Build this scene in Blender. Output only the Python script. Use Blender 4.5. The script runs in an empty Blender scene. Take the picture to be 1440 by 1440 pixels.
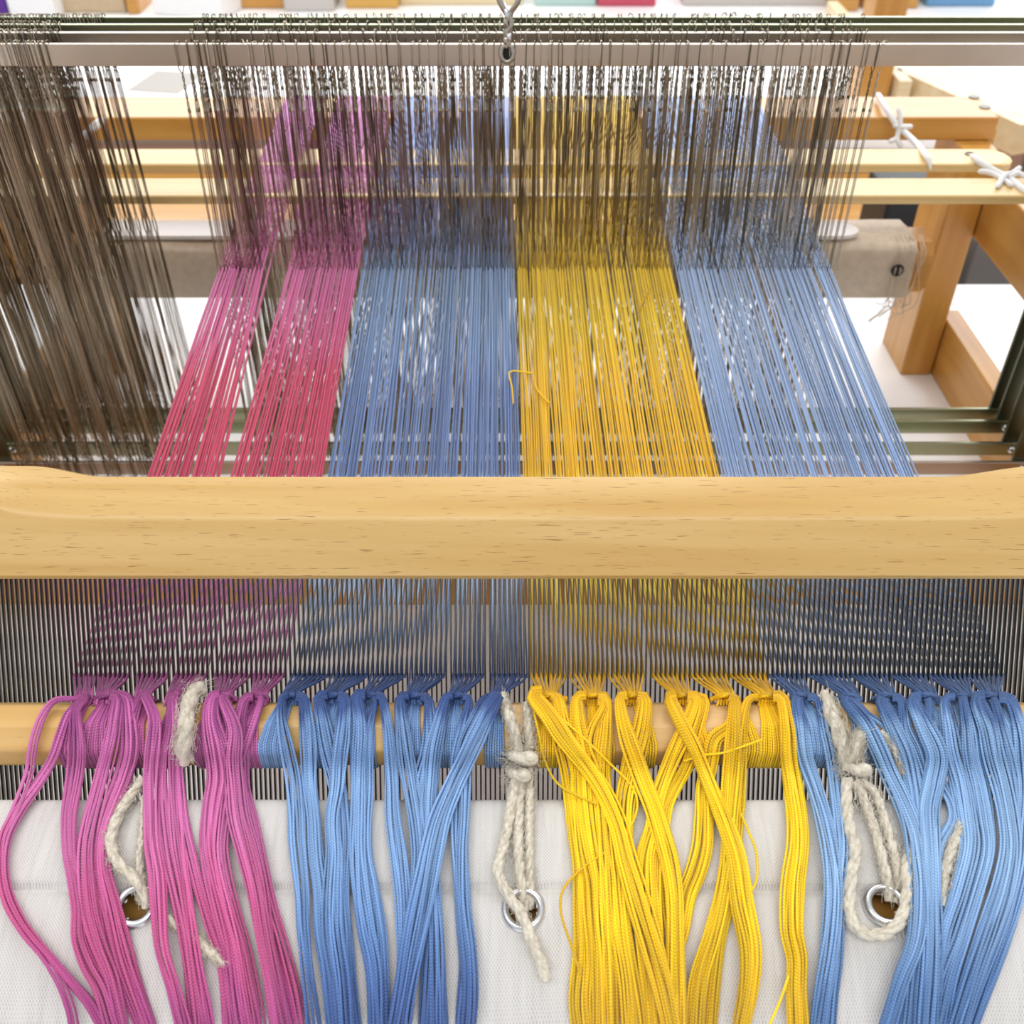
import bpy, math, random
import numpy as np
from mathutils import Vector, Matrix

random.seed(7)
rng = np.random.default_rng(11)
scene = bpy.context.scene
COL = scene.collection

# ------------------------------------------------------------------ camera, world, lights, exposure
F = 1440.0                       # focal length in pixels of the 1440 px frame
TH = math.radians(40.0)          # camera looks down by 40 degrees
CY, CZ = -0.2123, 0.245          # the knots at the reed are the origin; units are metres
cam_d = bpy.data.cameras.new('camera')
cam = bpy.data.objects.new('camera', cam_d)
COL.objects.link(cam)
cam.location = (0, CY, CZ)
cam.rotation_euler = (math.radians(90) - TH, 0, 0)
cam_d.sensor_width = 36.0
cam_d.lens = 36.0
cam_d.clip_start = 0.01
cam_d.clip_end = 30
cam_d.dof.use_dof = True
cam_d.dof.focus_distance = 0.33
cam_d.dof.aperture_fstop = 20.0
scene.camera = cam

world = bpy.data.worlds.new('world')
scene.world = world
world.use_nodes = True
wn = world.node_tree.nodes
wn['Background'].inputs[0].default_value = (0.93, 0.95, 1.0, 1)
wn['Background'].inputs[1].default_value = 0.72


def area(name, loc, target, sx, sy, power, color):
    d = bpy.data.lights.new(name, 'AREA')
    d.shape = 'RECTANGLE'
    d.size, d.size_y = sx, sy
    d.energy = power
    d.color = color
    o = bpy.data.objects.new(name, d)
    COL.objects.link(o)
    o.location = loc
    o.rotation_euler = (Vector(target) - Vector(loc)).to_track_quat('-Z', 'Y').to_euler()
    return o


area('ceiling_lamp', (-0.2, -0.75, 1.8), (-0.1, -0.3, 0), 2.6, 0.5, 23, (1.0, 0.97, 0.93))
area('ceiling_lamp', (0.2, 1.3, 1.9), (0.2, 1.3, 0), 2.6, 0.5, 24, (1.0, 0.97, 0.93))
area('far_glare_light', (0.2, 3.4, 1.25), (0.0, 0.3, 0.0), 4.2, 1.7, 85, (0.95, 0.98, 1.0))  # unseen light at the far end, added for grazing glare on wood tops
scene.view_settings.view_transform = 'Standard'
scene.view_settings.look = 'None'
scene.view_settings.gamma = 1.0
scene.view_settings.use_curve_mapping = False
scene.view_settings.exposure = -0.03


# ------------------------------------------------------------------ measuring helpers
def ang(py):
    return TH + math.atan((py - 720.0) / F)


def depth(Y, Z):
    return (Y - CY) * math.cos(TH) + (CZ - Z) * math.sin(TH)


def atY(px, py, Y):
    Z = CZ - (Y - CY) * math.tan(ang(py))
    return np.array([(px - 720.0) / F * depth(Y, Z), Y, Z])


def atZ(px, py, Z):
    Y = CY + (CZ - Z) / math.tan(ang(py))
    return np.array([(px - 720.0) / F * depth(Y, Z), Y, Z])


def xat(px, Y, Z):
    return (px - 720.0) / F * depth(Y, Z)


def lin(h):
    h = h.lstrip('#')
    c = [int(h[i:i + 2], 16) / 255 for i in (0, 2, 4)]
    return tuple(x / 12.92 if x <= 0.04045 else ((x + 0.055) / 1.055) ** 2.4 for x in c) + (1.0,)


# ------------------------------------------------------------------ object helpers
def mk(name, verts, faces, mat=None, parent=None, smooth=False, uv=None, attrs=None):
    me = bpy.data.meshes.new(name)
    verts = np.asarray(verts, dtype=np.float64)
    if isinstance(faces, np.ndarray):
        n, k = faces.shape
        me.vertices.add(len(verts))
        me.vertices.foreach_set('co', verts.ravel())
        me.loops.add(n * k)
        me.loops.foreach_set('vertex_index', faces.astype(np.int32).ravel())
        me.polygons.add(n)
        me.polygons.foreach_set('loop_start', np.arange(0, n * k, k, dtype=np.int32))
        me.update(calc_edges=True)
        me.validate()
    else:
        me.from_pydata([tuple(v) for v in verts], [], faces)
        me.update()
    if smooth:
        me.polygons.foreach_set('use_smooth', np.ones(len(me.polygons), dtype=bool))
    if attrs:
        for k, val in attrs.items():
            a = me.attributes.new(k, 'FLOAT', 'POINT')
            a.data.foreach_set('value', np.asarray(val, dtype=np.float32))
    if mat:
        me.materials.append(mat)
    o = bpy.data.objects.new(name, me)
    COL.objects.link(o)
    if parent is not None:
        o.parent = parent
    return o


def link_copy(src, parent, name=None):
    o = src.copy()
    COL.objects.link(o)
    o.parent = parent
    return o


def tag(o, label, cat, group=None, kind=None):
    o['label'] = label
    o['category'] = cat
    if group:
        o['group'] = group
    if kind:
        o['kind'] = kind
    return o


def thing(name, label, cat, group=None, loc=(0, 0, 0)):
    o = bpy.data.objects.new(name, None)
    COL.objects.link(o)
    o.location = loc
    o.empty_display_size = 0.01
    return tag(o, label, cat, group)


def box_vf(x0, x1, y0, y1, z0, z1, b=0.0):
    """box with chamfered edges (b) : 24 verts"""
    if b <= 0:
        v = [(x, y, z) for x in (x0, x1) for y in (y0, y1) for z in (z0, z1)]
        f = [(0, 1, 3, 2), (4, 6, 7, 5), (0, 4, 5, 1), (2, 3, 7, 6), (0, 2, 6, 4), (1, 5, 7, 3)]
        return v, f
    import bmesh
    bm = bmesh.new()
    v, f = box_vf(x0, x1, y0, y1, z0, z1)
    vs = [bm.verts.new(p) for p in v]
    for q in f:
        bm.faces.new([vs[i] for i in q])
    bmesh.ops.recalc_face_normals(bm, faces=bm.faces)
    bmesh.ops.bevel(bm, geom=bm.edges[:], offset=b, segments=2, affect='EDGES', profile=0.5)
    bm.verts.index_update()
    vv = [tuple(q.co) for q in bm.verts]
    ff = [tuple(q.index for q in p.verts) for p in bm.faces]
    bm.free()
    return vv, ff


def box(name, x0, x1, y0, y1, z0, z1, mat, parent=None, b=0.001):
    v, f = box_vf(x0, x1, y0, y1, z0, z1, b)
    return mk(name, v, f, mat, parent)


def prism_x(name, prof, x0, x1, mat, parent=None, smooth=False):
    """closed YZ outline extruded along X"""
    n = len(prof)
    v = [(x0, y, z) for y, z in prof] + [(x1, y, z) for y, z in prof]
    f = [(i, (i + 1) % n, n + (i + 1) % n, n + i) for i in range(n)]
    f += [tuple(range(n - 1, -1, -1)), tuple(range(n, 2 * n))]
    return mk(name, v, f, mat, parent, smooth)


def catmull(pts, n):
    P = np.asarray(pts, dtype=float)
    P = np.vstack([2 * P[0] - P[1], P, 2 * P[-1] - P[-2]])
    seg = np.linalg.norm(np.diff(P[1:-1, :2], axis=0), axis=1)
    cum = np.concatenate([[0], np.cumsum(seg)])
    out = []
    for s in np.linspace(0, cum[-1] * 0.999999, n):
        i = min(int(np.searchsorted(cum, s, side='right')) - 1, len(seg) - 1)
        t = (s - cum[i]) / max(seg[i], 1e-9)
        p0, p1, p2, p3 = P[i], P[i + 1], P[i + 2], P[i + 3]
        out.append(0.5 * ((2 * p1) + (-p0 + p2) * t + (2 * p0 - 5 * p1 + 4 * p2 - p3) * t * t + (-p0 + 3 * p1 - 3 * p2 + p3) * t ** 3))
    return np.array(out)


class Tubes:
    """many tubes in one mesh, with attributes along (m), around (0..1), rnd"""
    def __init__(self):
        self.v, self.f, self.al, self.ar, self.rn = [], [], [], [], []
        self.n = 0

    def add(self, path, r, sides=5, rnd=None, start=0.0, caps=False, flat=1.0):
        P = np.asarray(path, dtype=float)
        m = len(P)
        T = np.gradient(P, axis=0)
        T /= np.maximum(np.linalg.norm(T, axis=1, keepdims=True), 1e-12)
        ref = np.array([0.31, -0.52, 0.80])
        N = ref[None, :] - (T @ ref)[:, None] * T
        N /= np.maximum(np.linalg.norm(N, axis=1, keepdims=True), 1e-9)
        B = np.cross(T, N)
        R = np.broadcast_to(np.asarray(r, dtype=float), (m,))
        a = np.arange(sides) / sides * 2 * math.pi
        ring = P[:, None, :] + R[:, None, None] * (np.cos(a)[None, :, None] * N[:, None, :] * flat + np.sin(a)[None, :, None] * B[:, None, :])
        L = np.concatenate([[0], np.cumsum(np.linalg.norm(np.diff(P, axis=0), axis=1))]) + start
        self.v.append(ring.reshape(-1, 3))
        i = np.arange(m - 1)[:, None] * sides
        j = np.arange(sides)[None, :]
        k = (np.arange(sides) + 1) % sides
        q = np.stack([i + j, i + k[None, :], i + sides + k[None, :], i + sides + j], axis=-1).reshape(-1, 4)
        self.f.append(q + self.n)
        self.al.append(np.repeat(L, sides))
        self.ar.append(np.tile(a / (2 * math.pi), m))
        self.rn.append(np.full(m * sides, random.random() if rnd is None else rnd))
        self.n += m * sides
        return L[-1]

    def build(self, name, mat, parent=None, smooth=True):
        return mk(name, np.vstack(self.v), np.vstack(self.f), mat, parent, smooth,
                  attrs={'along': np.concatenate(self.al), 'around': np.concatenate(self.ar), 'rnd': np.concatenate(self.rn)})


# ------------------------------------------------------------------ materials
def mat_new(name):
    m = bpy.data.materials.new(name)
    m.use_nodes = True
    nt = m.node_tree
    b = nt.nodes['Principled BSDF']
    return m, nt, b


def node(nt, typ, **kw):
    n = nt.nodes.new(typ)
    for k, v in kw.items():
        setattr(n, k, v)
    return n


def ramp(nt, stops, src=None, interp='LINEAR'):
    r = node(nt, 'ShaderNodeValToRGB')
    cr = r.color_ramp
    cr.interpolation = interp
    while len(cr.elements) > 1:
        cr.elements.remove(cr.elements[-1])
    cr.elements[0].position = stops[0][0]
    cr.elements[0].color = stops[0][1]
    for p, c in stops[1:]:
        e = cr.elements.new(p)
        e.color = c
    if src is not None:
        nt.links.new(src, r.inputs[0])
    return r


def math_n(nt, op, a, b=None, c=None):
    n = node(nt, 'ShaderNodeMath', operation=op)
    for i, s in enumerate((a, b, c)):
        if s is None:
            continue
        if isinstance(s, (int, float)):
            n.inputs[i].default_value = s
        else:
            nt.links.new(s, n.inputs[i])
    return n.outputs[0]


def plain(name, hexc, rough=0.5, metal=0.0, spec=0.5, noise=0.0, nscale=60.0, bump=0.0):
    m, nt, b = mat_new(name)
    c = lin(hexc)
    b.inputs['Base Color'].default_value = c
    b.inputs['Roughness'].default_value = rough
    b.inputs['Metallic'].default_value = metal
    b.inputs['Specular IOR Level'].default_value = spec
    if noise or bump:
        tc = node(nt, 'ShaderNodeTexCoord')
        nz = node(nt, 'ShaderNodeTexNoise')
        nz.inputs['Scale'].default_value = nscale
        nz.inputs['Detail'].default_value = 4
        nt.links.new(tc.outputs['Object'], nz.inputs['Vector'])
        lo = tuple(max(0, x * (1 - noise)) for x in c[:3]) + (1,)
        hi = tuple(min(1, x * (1 + noise)) for x in c[:3]) + (1,)
        r = ramp(nt, [(0.3, lo), (0.7, hi)], nz.outputs['Fac'])
        nt.links.new(r.outputs[0], b.inputs['Base Color'])
        if bump:
            bp = node(nt, 'ShaderNodeBump')
            bp.inputs['Strength'].default_value = bump
            bp.inputs['Distance'].default_value = 0.001
            nt.links.new(nz.outputs['Fac'], bp.inputs['Height'])
            nt.links.new(bp.outputs[0], b.inputs['Normal'])
    return m


def wood(name, light, dark, fleck, rough=0.42, axis='X', fleck_amt=0.8, scale=1.0):
    """beech: soft bands along the grain and short dark rays"""
    m, nt, b = mat_new(name)
    tc = node(nt, 'ShaderNodeTexCoord')
    mp = node(nt, 'ShaderNodeMapping')
    s = {'X': (3, 60, 60), 'Y': (60, 3, 60), 'Z': (60, 60, 3)}[axis]
    mp.inputs['Scale'].default_value = tuple(q * scale for q in s)
    nt.links.new(tc.outputs['Object'], mp.inputs['Vector'])
    nz = node(nt, 'ShaderNodeTexNoise')
    nz.inputs['Scale'].default_value = 1.6
    nz.inputs['Detail'].default_value = 6
    nz.inputs['Roughness'].default_value = 0.55
    nz.inputs['Distortion'].default_value = 0.4
    nt.links.new(mp.outputs[0], nz.inputs['Vector'])
    base = ramp(nt, [(0.32, lin(dark)), (0.66, lin(light))], nz.outputs['Fac'])
    mp2 = node(nt, 'ShaderNodeMapping')
    s2 = {'X': (170, 3600, 3600), 'Y': (3600, 170, 3600), 'Z': (3600, 3600, 170)}[axis]
    mp2.inputs['Scale'].default_value = s2
    nt.links.new(tc.outputs['Object'], mp2.inputs['Vector'])
    nz2 = node(nt, 'ShaderNodeTexNoise')
    nz2.inputs['Scale'].default_value = 0.75
    nz2.inputs['Detail'].default_value = 1.5
    nt.links.new(mp2.outputs[0], nz2.inputs['Vector'])
    fl = ramp(nt, [(0.655, (0, 0, 0, 1)), (0.72, (1, 1, 1, 1))], nz2.outputs['Fac'])
    amt = math_n(nt, 'MULTIPLY', fl.outputs[0], fleck_amt)
    mx = node(nt, 'ShaderNodeMix', data_type='RGBA')
    nt.links.new(amt, mx.inputs[0])
    nt.links.new(base.outputs[0], mx.inputs[6])
    mx.inputs[7].default_value = lin(fleck)
    nt.links.new(mx.outputs[2], b.inputs['Base Color'])
    b.inputs['Roughness'].default_value = rough
    b.inputs['Specular IOR Level'].default_value = 0.5
    bp = node(nt, 'ShaderNodeBump')
    bp.inputs['Strength'].default_value = 0.12
    bp.inputs['Distance'].default_value = 0.0004
    nt.links.new(amt, bp.inputs['Height'])
    bp.invert = True
    nt.links.new(bp.outputs[0], b.inputs['Normal'])
    return m


def yarn(name, stops, src='along', span=0.12, sat=0.88, jitter=0.03, ply=0.00085, rough=0.36, sheen=0.25, var=0.42, off=0.0):
    """plied, space-dyed yarn: dye (on the warp, painted shade too) follows the thread, a twist pattern gives the ply"""
    m, nt, b = mat_new(name)
    al = node(nt, 'ShaderNodeAttribute', attribute_name='along')
    ar = node(nt, 'ShaderNodeAttribute', attribute_name='around')
    rn = node(nt, 'ShaderNodeAttribute', attribute_name='rnd')
    if src == 'along':
        base = al.outputs['Fac']
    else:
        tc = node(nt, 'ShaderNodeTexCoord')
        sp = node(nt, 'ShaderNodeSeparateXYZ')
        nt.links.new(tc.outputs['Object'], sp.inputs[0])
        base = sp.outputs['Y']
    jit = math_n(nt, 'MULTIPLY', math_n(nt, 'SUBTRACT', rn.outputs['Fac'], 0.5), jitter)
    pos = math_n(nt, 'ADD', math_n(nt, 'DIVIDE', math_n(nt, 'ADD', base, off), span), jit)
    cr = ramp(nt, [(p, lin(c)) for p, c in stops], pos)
    # ply twist
    ph = math_n(nt, 'ADD', math_n(nt, 'MULTIPLY', al.outputs['Fac'], 2 * math.pi / ply), math_n(nt, 'MULTIPLY_ADD', ar.outputs['Fac'], 2 * math.pi, math_n(nt, 'MULTIPLY', rn.outputs['Fac'], 91.0)))
    tw = math_n(nt, 'MULTIPLY_ADD', math_n(nt, 'SINE', ph), 0.5, 0.5)
    v1 = math_n(nt, 'MULTIPLY_ADD', tw, 0.34, 0.90)
    # brightness varies from thread to thread (uneven dye)
    r2 = math_n(nt, 'FRACT', math_n(nt, 'MULTIPLY', rn.outputs['Fac'], 7.31))
    v2 = math_n(nt, 'MULTIPLY_ADD', r2, var, 1.0 - var / 2)
    val = math_n(nt, 'MULTIPLY', v1, v2)
    hsv = node(nt, 'ShaderNodeHueSaturation')
    nt.links.new(cr.outputs[0], hsv.inputs['Color'])
    nt.links.new(val, hsv.inputs['Value'])
    hsv.inputs['Saturation'].default_value = sat
    nt.links.new(hsv.outputs[0], b.inputs['Base Color'])
    b.inputs['Roughness'].default_value = rough
    b.inputs['Specular IOR Level'].default_value = 0.35
    b.inputs['Sheen Weight'].default_value = sheen
    b.inputs['Sheen Roughness'].default_value = 0.4
    bp = node(nt, 'ShaderNodeBump')
    bp.inputs['Strength'].default_value = 0.55
    bp.inputs['Distance'].default_value = 0.00025
    nt.links.new(tw, bp.inputs['Height'])
    nt.links.new(bp.outputs[0], b.inputs['Normal'])
    return m


M_RAIL = wood('beech_rail', '#d5b273', '#c39a54', '#92662f', rough=0.36)
M_LOOM_X = wood('loom_wood_along_x', '#d39e52', '#c18738', '#9a6426', axis='X', fleck_amt=0.35, rough=0.32)
M_LOOM_Y = wood('loom_wood_along_y', '#d39e52', '#c18738', '#9a6426', axis='Y', fleck_amt=0.35, rough=0.32)
M_LOOM_Z = wood('loom_wood_along_z', '#d39e52', '#c18738', '#9a6426', axis='Z', fleck_amt=0.35, rough=0.32)
M_STICK = wood('pale_stick_wood', '#ebcf97', '#ddb978', '#b88a4c', axis='X', fleck_amt=0.35)
M_ROD = wood('pale_rod_wood', '#e3bf83', '#d5a963', '#a87b43', axis='X', fleck_amt=0.4)
M_STEEL = plain('shaft_steel', '#b9b2a6', rough=0.3, metal=1.0, noise=0.08, nscale=25)
M_BAR = plain('zinc_plated_bar', '#bfb2a6', rough=0.34, metal=1.0, noise=0.14, nscale=14)
M_BAR_G = plain('greenish_zinc_bar', '#a3a78c', rough=0.3, metal=1.0, noise=0.16, nscale=14)
M_SIDE = plain('dark_side_flat', '#5e5e4c', rough=0.35, metal=1.0, noise=0.1, nscale=20)
M_HEDDLE = plain('heddle_wire', '#aa9d8b', rough=0.24, metal=1.0)
_nt = M_HEDDLE.node_tree
_oi = node(_nt, 'ShaderNodeObjectInfo')
_cr = ramp(_nt, [(0.0, lin('#5c5344')), (0.35, lin('#94876f')), (0.75, lin('#b4a793')), (1.0, lin('#d8cdbb'))], _oi.outputs['Random'])
_nt.links.new(_cr.outputs[0], _nt.nodes['Principled BSDF'].inputs['Base Color'])
M_DENT = plain('reed_steel', '#85857f', rough=0.25, metal=1.0)
M_GROMMET = plain('grommet_aluminium', '#e0e0e2', rough=0.25, metal=1.0)
M_TABLE = plain('white_table_laminate', '#f9f9f9', rough=0.45, noise=0.02, nscale=6)
M_PAPER = plain('white_paper', '#f6f5f4', rough=0.7)
M_STRING = plain('white_cotton_string', '#f2f0ee', rough=0.8, bump=0.4, nscale=900)
M_EDGE = plain('grey_table_edge', '#8f857c', rough=0.6)
M_FLOOR = wood('brown_wood_floor', '#8a5326', '#6d3c18', '#4a270f', axis='X', fleck_amt=0.2, scale=0.2)
M_BLACK = plain('black_plastic', '#0d0d0e', rough=0.5)
M_GREY = plain('grey_metal_panel', '#77736f', rough=0.4)
M_LINEN = plain('beige_linen', '#ddcfbc', rough=0.9, noise=0.08, nscale=220, bump=0.3)
M_CLOTH_TAN = plain('tan_cloth_box', '#cbb595', rough=0.9, noise=0.06, nscale=120)


def canvas_mat():
    m, nt, b = mat_new('natural_canvas')
    tc = node(nt, 'ShaderNodeTexCoord')
    sp = node(nt, 'ShaderNodeSeparateXYZ')
    nt.links.new(tc.outputs['Object'], sp.inputs[0])
    k = 2 * math.pi / 0.00085
    nz = node(nt, 'ShaderNodeTexNoise')
    nz.inputs['Scale'].default_value = 240
    nz.inputs['Detail'].default_value = 3
    nt.links.new(tc.outputs['Object'], nz.inputs['Vector'])
    wob = math_n(nt, 'MULTIPLY', nz.outputs['Fac'], 2.4)
    sx = math_n(nt, 'SINE', math_n(nt, 'ADD', math_n(nt, 'MULTIPLY', sp.outputs['X'], k), wob))
    yz = math_n(nt, 'SUBTRACT', sp.outputs['Y'], math_n(nt, 'MULTIPLY', sp.outputs['Z'], 0.5))
    sy = math_n(nt, 'SINE', math_n(nt, 'ADD', math_n(nt, 'MULTIPLY', yz, k), wob))
    w = math_n(nt, 'MULTIPLY_ADD', math_n(nt, 'MULTIPLY', sx, sy), 0.5, 0.5)
    mp = node(nt, 'ShaderNodeMapping')
    mp.inputs['Scale'].default_value = (700, 60, 60)
    nt.links.new(tc.outputs['Object'], mp.inputs['Vector'])
    n2 = node(nt, 'ShaderNodeTexNoise')
    n2.inputs['Scale'].default_value = 1.0
    n2.inputs['Detail'].default_value = 3
    nt.links.new(mp.outputs[0], n2.inputs['Vector'])
    mixv = math_n(nt, 'ADD', math_n(nt, 'MULTIPLY', w, 0.55), math_n(nt, 'MULTIPLY', n2.outputs['Fac'], 0.45))
    cr = ramp(nt, [(0.12, lin('#b2ada7')), (0.42, lin('#d5d2ce')), (0.8, lin('#e4e2df'))], mixv)
    nt.links.new(cr.outputs[0], b.inputs['Base Color'])
    b.inputs['Roughness'].default_value = 0.9
    b.inputs['Specular IOR Level'].default_value = 0.15
    bp = node(nt, 'ShaderNodeBump')
    bp.inputs['Strength'].default_value = 0.5
    bp.inputs['Distance'].default_value = 0.0003
    nt.links.new(w, bp.inputs['Height'])
    nt.links.new(bp.outputs[0], b.inputs['Normal'])
    return m


M_CANVAS = canvas_mat()


def twine_mat():
    m, nt, b = mat_new('undyed_wool_twine')
    tc = node(nt, 'ShaderNodeTexCoord')
    nz = node(nt, 'ShaderNodeTexNoise')
    nz.inputs['Scale'].default_value = 900
    nz.inputs['Detail'].default_value = 4
    nt.links.new(tc.outputs['Object'], nz.inputs['Vector'])
    cr = ramp(nt, [(0.3, lin('#cfc5b0')), (0.7, lin('#e8e2d3'))], nz.outputs['Fac'])
    nt.links.new(cr.outputs[0], b.inputs['Base Color'])
    b.inputs['Roughness'].default_value = 0.95
    b.inputs['Specular IOR Level'].default_value = 0.1
    b.inputs['Sheen Weight'].default_value = 0.4
    bp = node(nt, 'ShaderNodeBump')
    bp.inputs['Strength'].default_value = 0.6
    bp.inputs['Distance'].default_value = 0.0006
    nt.links.new(nz.outputs['Fac'], bp.inputs['Height'])
    nt.links.new(bp.outputs[0], b.inputs['Normal'])
    return m


M_TWINE = twine_mat()

# dye of the loose ends, measured along the thread from the knot (0..0.11 m)
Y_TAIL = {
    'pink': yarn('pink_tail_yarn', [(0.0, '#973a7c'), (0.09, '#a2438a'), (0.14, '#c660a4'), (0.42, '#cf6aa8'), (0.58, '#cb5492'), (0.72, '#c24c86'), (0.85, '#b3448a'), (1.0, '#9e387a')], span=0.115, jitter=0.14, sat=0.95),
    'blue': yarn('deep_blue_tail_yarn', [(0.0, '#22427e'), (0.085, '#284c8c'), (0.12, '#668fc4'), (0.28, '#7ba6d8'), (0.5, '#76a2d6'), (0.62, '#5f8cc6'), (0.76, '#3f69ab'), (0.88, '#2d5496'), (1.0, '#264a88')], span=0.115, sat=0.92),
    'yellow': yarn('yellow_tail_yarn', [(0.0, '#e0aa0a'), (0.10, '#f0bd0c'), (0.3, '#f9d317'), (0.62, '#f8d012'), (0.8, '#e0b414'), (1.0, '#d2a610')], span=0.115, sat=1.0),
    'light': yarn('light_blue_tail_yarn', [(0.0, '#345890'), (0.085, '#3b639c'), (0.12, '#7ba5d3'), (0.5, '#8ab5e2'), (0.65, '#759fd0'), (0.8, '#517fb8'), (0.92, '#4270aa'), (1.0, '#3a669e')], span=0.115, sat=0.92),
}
# dye of the stretched warp with shade painted in, lightened under the rail; measured from the reed to the back beam (object Y, 0..0.45 m)
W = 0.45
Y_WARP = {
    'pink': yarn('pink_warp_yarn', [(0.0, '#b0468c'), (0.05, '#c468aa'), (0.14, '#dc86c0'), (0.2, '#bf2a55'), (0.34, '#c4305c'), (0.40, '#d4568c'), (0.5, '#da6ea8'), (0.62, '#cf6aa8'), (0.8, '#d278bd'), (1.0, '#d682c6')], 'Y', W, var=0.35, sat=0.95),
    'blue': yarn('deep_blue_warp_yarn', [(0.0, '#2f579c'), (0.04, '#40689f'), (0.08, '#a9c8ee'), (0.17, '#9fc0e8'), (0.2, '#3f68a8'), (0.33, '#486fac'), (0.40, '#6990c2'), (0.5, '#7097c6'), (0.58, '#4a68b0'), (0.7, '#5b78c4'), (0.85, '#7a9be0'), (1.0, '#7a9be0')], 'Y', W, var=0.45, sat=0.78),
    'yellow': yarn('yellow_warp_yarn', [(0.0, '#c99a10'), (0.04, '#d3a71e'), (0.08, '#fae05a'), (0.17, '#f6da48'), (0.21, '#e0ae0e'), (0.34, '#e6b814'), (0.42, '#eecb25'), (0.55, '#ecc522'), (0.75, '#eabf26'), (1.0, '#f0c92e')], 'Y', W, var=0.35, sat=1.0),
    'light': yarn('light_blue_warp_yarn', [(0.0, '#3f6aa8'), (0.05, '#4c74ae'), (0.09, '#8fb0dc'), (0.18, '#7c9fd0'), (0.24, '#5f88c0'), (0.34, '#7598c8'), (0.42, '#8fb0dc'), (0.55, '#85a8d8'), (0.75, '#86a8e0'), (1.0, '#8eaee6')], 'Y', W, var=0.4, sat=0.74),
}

# ------------------------------------------------------------------ table, floor and the loom frame
TZ = -0.135
fl = box('floor', -3, 3, -1.2, 5.0, -0.93, -0.9, M_FLOOR, None, b=0)
fl['kind'] = 'structure'

t = thing('work_table', 'white table top carrying the whole table loom', 'table', loc=(0, 0, TZ))
def under(parent, o):
    o.location = -np.array(parent.location)
    return o
under(t, box('table_top', -0.85, 0.85, -0.7, 0.52, TZ - 0.025, TZ, M_TABLE, t, b=0.002))
for sx in (-0.8, 0.8):
    for sy in (-0.65, 0.47):
        under(t, box('leg', sx - 0.02, sx + 0.02, sy - 0.02, sy + 0.02, -0.9, TZ - 0.0255, M_GREY, t))

loom = thing('table_loom', 'honey coloured wooden table loom frame holding the stretched warp', 'loom', loc=(0, 0.2, TZ))
def lp(o):
    return under(loom, o)

BBY0, BBY1, BBZ0, BBZ1 = 0.402, 0.440, 0.0205, 0.0343
lp(box('back_beam', -0.289, 0.289, BBY0, BBY1, BBZ0, BBZ1, M_LOOM_X, loom, b=0.0012))
for px, py in ((1370, 137), (1385, 151)):
    c = atZ(px, py, BBZ1)
    a = np.linspace(0, 2 * math.pi, 15)[:-1]
    vv = [(c[0] + 0.0034 * math.cos(q), c[1] + 0.0034 * math.sin(q), BBZ1 + dz) for dz in (0.0001, 0.0006) for q in a]
    ff = [(i, (i + 1) % 14, 14 + (i + 1) % 14, 14 + i) for i in range(14)] + [tuple(range(14, 28))]
    lp(mk('screw_plug', vv, ff, M_GREY, loom))
for s in (-1, 1):
    def bx(name, xa, xb, *r, **k):
        x0, x1 = sorted((s * xa, s * xb))
        return lp(box(name, x0, x1, *r, **k))
    bx('rear_post', 0.2665, 0.2872, 0.387, 0.432, TZ, BBZ0 - 0.0002, mat=M_LOOM_Z, parent=loom, b=0.001)
    bx('lower_side_rail', 0.288, 0.3015, -0.10, 0.405, TZ, -0.0945, mat=M_LOOM_Y, parent=loom, b=0.0012)
    bx('upper_side_rail', 0.288, 0.3015, 0.05, 0.42, -0.035, 0.0045, mat=M_LOOM_Y, parent=loom, b=0.0012)
    bx('rear_outer_post', 0.2875, 0.2885 + 0.010, 0.4055 + 0.015, 0.438, -0.0945, BBZ0 - 0.0002, mat=M_LOOM_Z, parent=loom, b=0.001)
    bx('front_post', 0.2665, 0.2872, -0.095, -0.045, TZ, -0.03, mat=M_LOOM_Z, parent=loom, b=0.001)
lp(box('cross_rail', -0.2872, 0.2872, 0.165, 0.186, TZ, -0.112, M_LOOM_X, loom, b=0.001))
# breast beam with a rounded front, under the canvas
prof = [(-0.047, -0.0205), (-0.058, -0.0215), (-0.066, -0.0240), (-0.080, -0.0285), (-0.093, -0.0355), (-0.102, -0.045), (-0.106, -0.06), (-0.106, -0.075), (-0.047, -0.075)]
lp(prism_x('breast_beam', prof[::-1], -0.30, 0.30, M_LOOM_X, loom))

# ------------------------------------------------------------------ warp beam with linen
wb = thing('warp_beam', 'square warp beam wrapped in beige linen below the back beam', 'beam', loc=(0, 0.378, -0.045))
def oct_prof(cy, cz, hy, hz, c):
    return [(cy - hy, cz + hz - c), (cy - hy + c, cz + hz), (cy + hy - c, cz + hz), (cy + hy, cz + hz - c),
            (cy + hy, cz - hz + c), (cy + hy - c, cz - hz), (cy - hy + c, cz - hz), (cy - hy, cz - hz + c)]
under(wb, prism_x('core', oct_prof(0.3775, -0.0445, 0.0165, 0.0165, 0.006), -0.2550, 0.2550, M_LOOM_X, wb))
WBP = [(0.357, -0.0300), (0.361, -0.0262), (0.380, -0.0255), (0.398, -0.0275), (0.399, -0.058), (0.390, -0.0635), (0.364, -0.0640), (0.3578, -0.0600), (0.3562, -0.0455)]
nx = 60
vv, ff = [], []
for i in range(nx + 1):
    x = -0.252 + 0.495 * i / nx
    for j, (y, z) in enumerate(WBP):
        w_ = 0.0008 * math.sin(x * 120 + j * 1.7) + 0.0004 * math.sin(x * 410 + j)
        vv.append((x, y - w_, z + w_ * 0.6))
k = len(WBP)
for i in range(nx):
    for j in range(k):
        ff.append((i * k + j, i * k + (j + 1) % k, (i + 1) * k + (j + 1) % k, (i + 1) * k + j))
under(wb, mk('linen_wrap', vv, ff, M_LINEN, wb, True))
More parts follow.
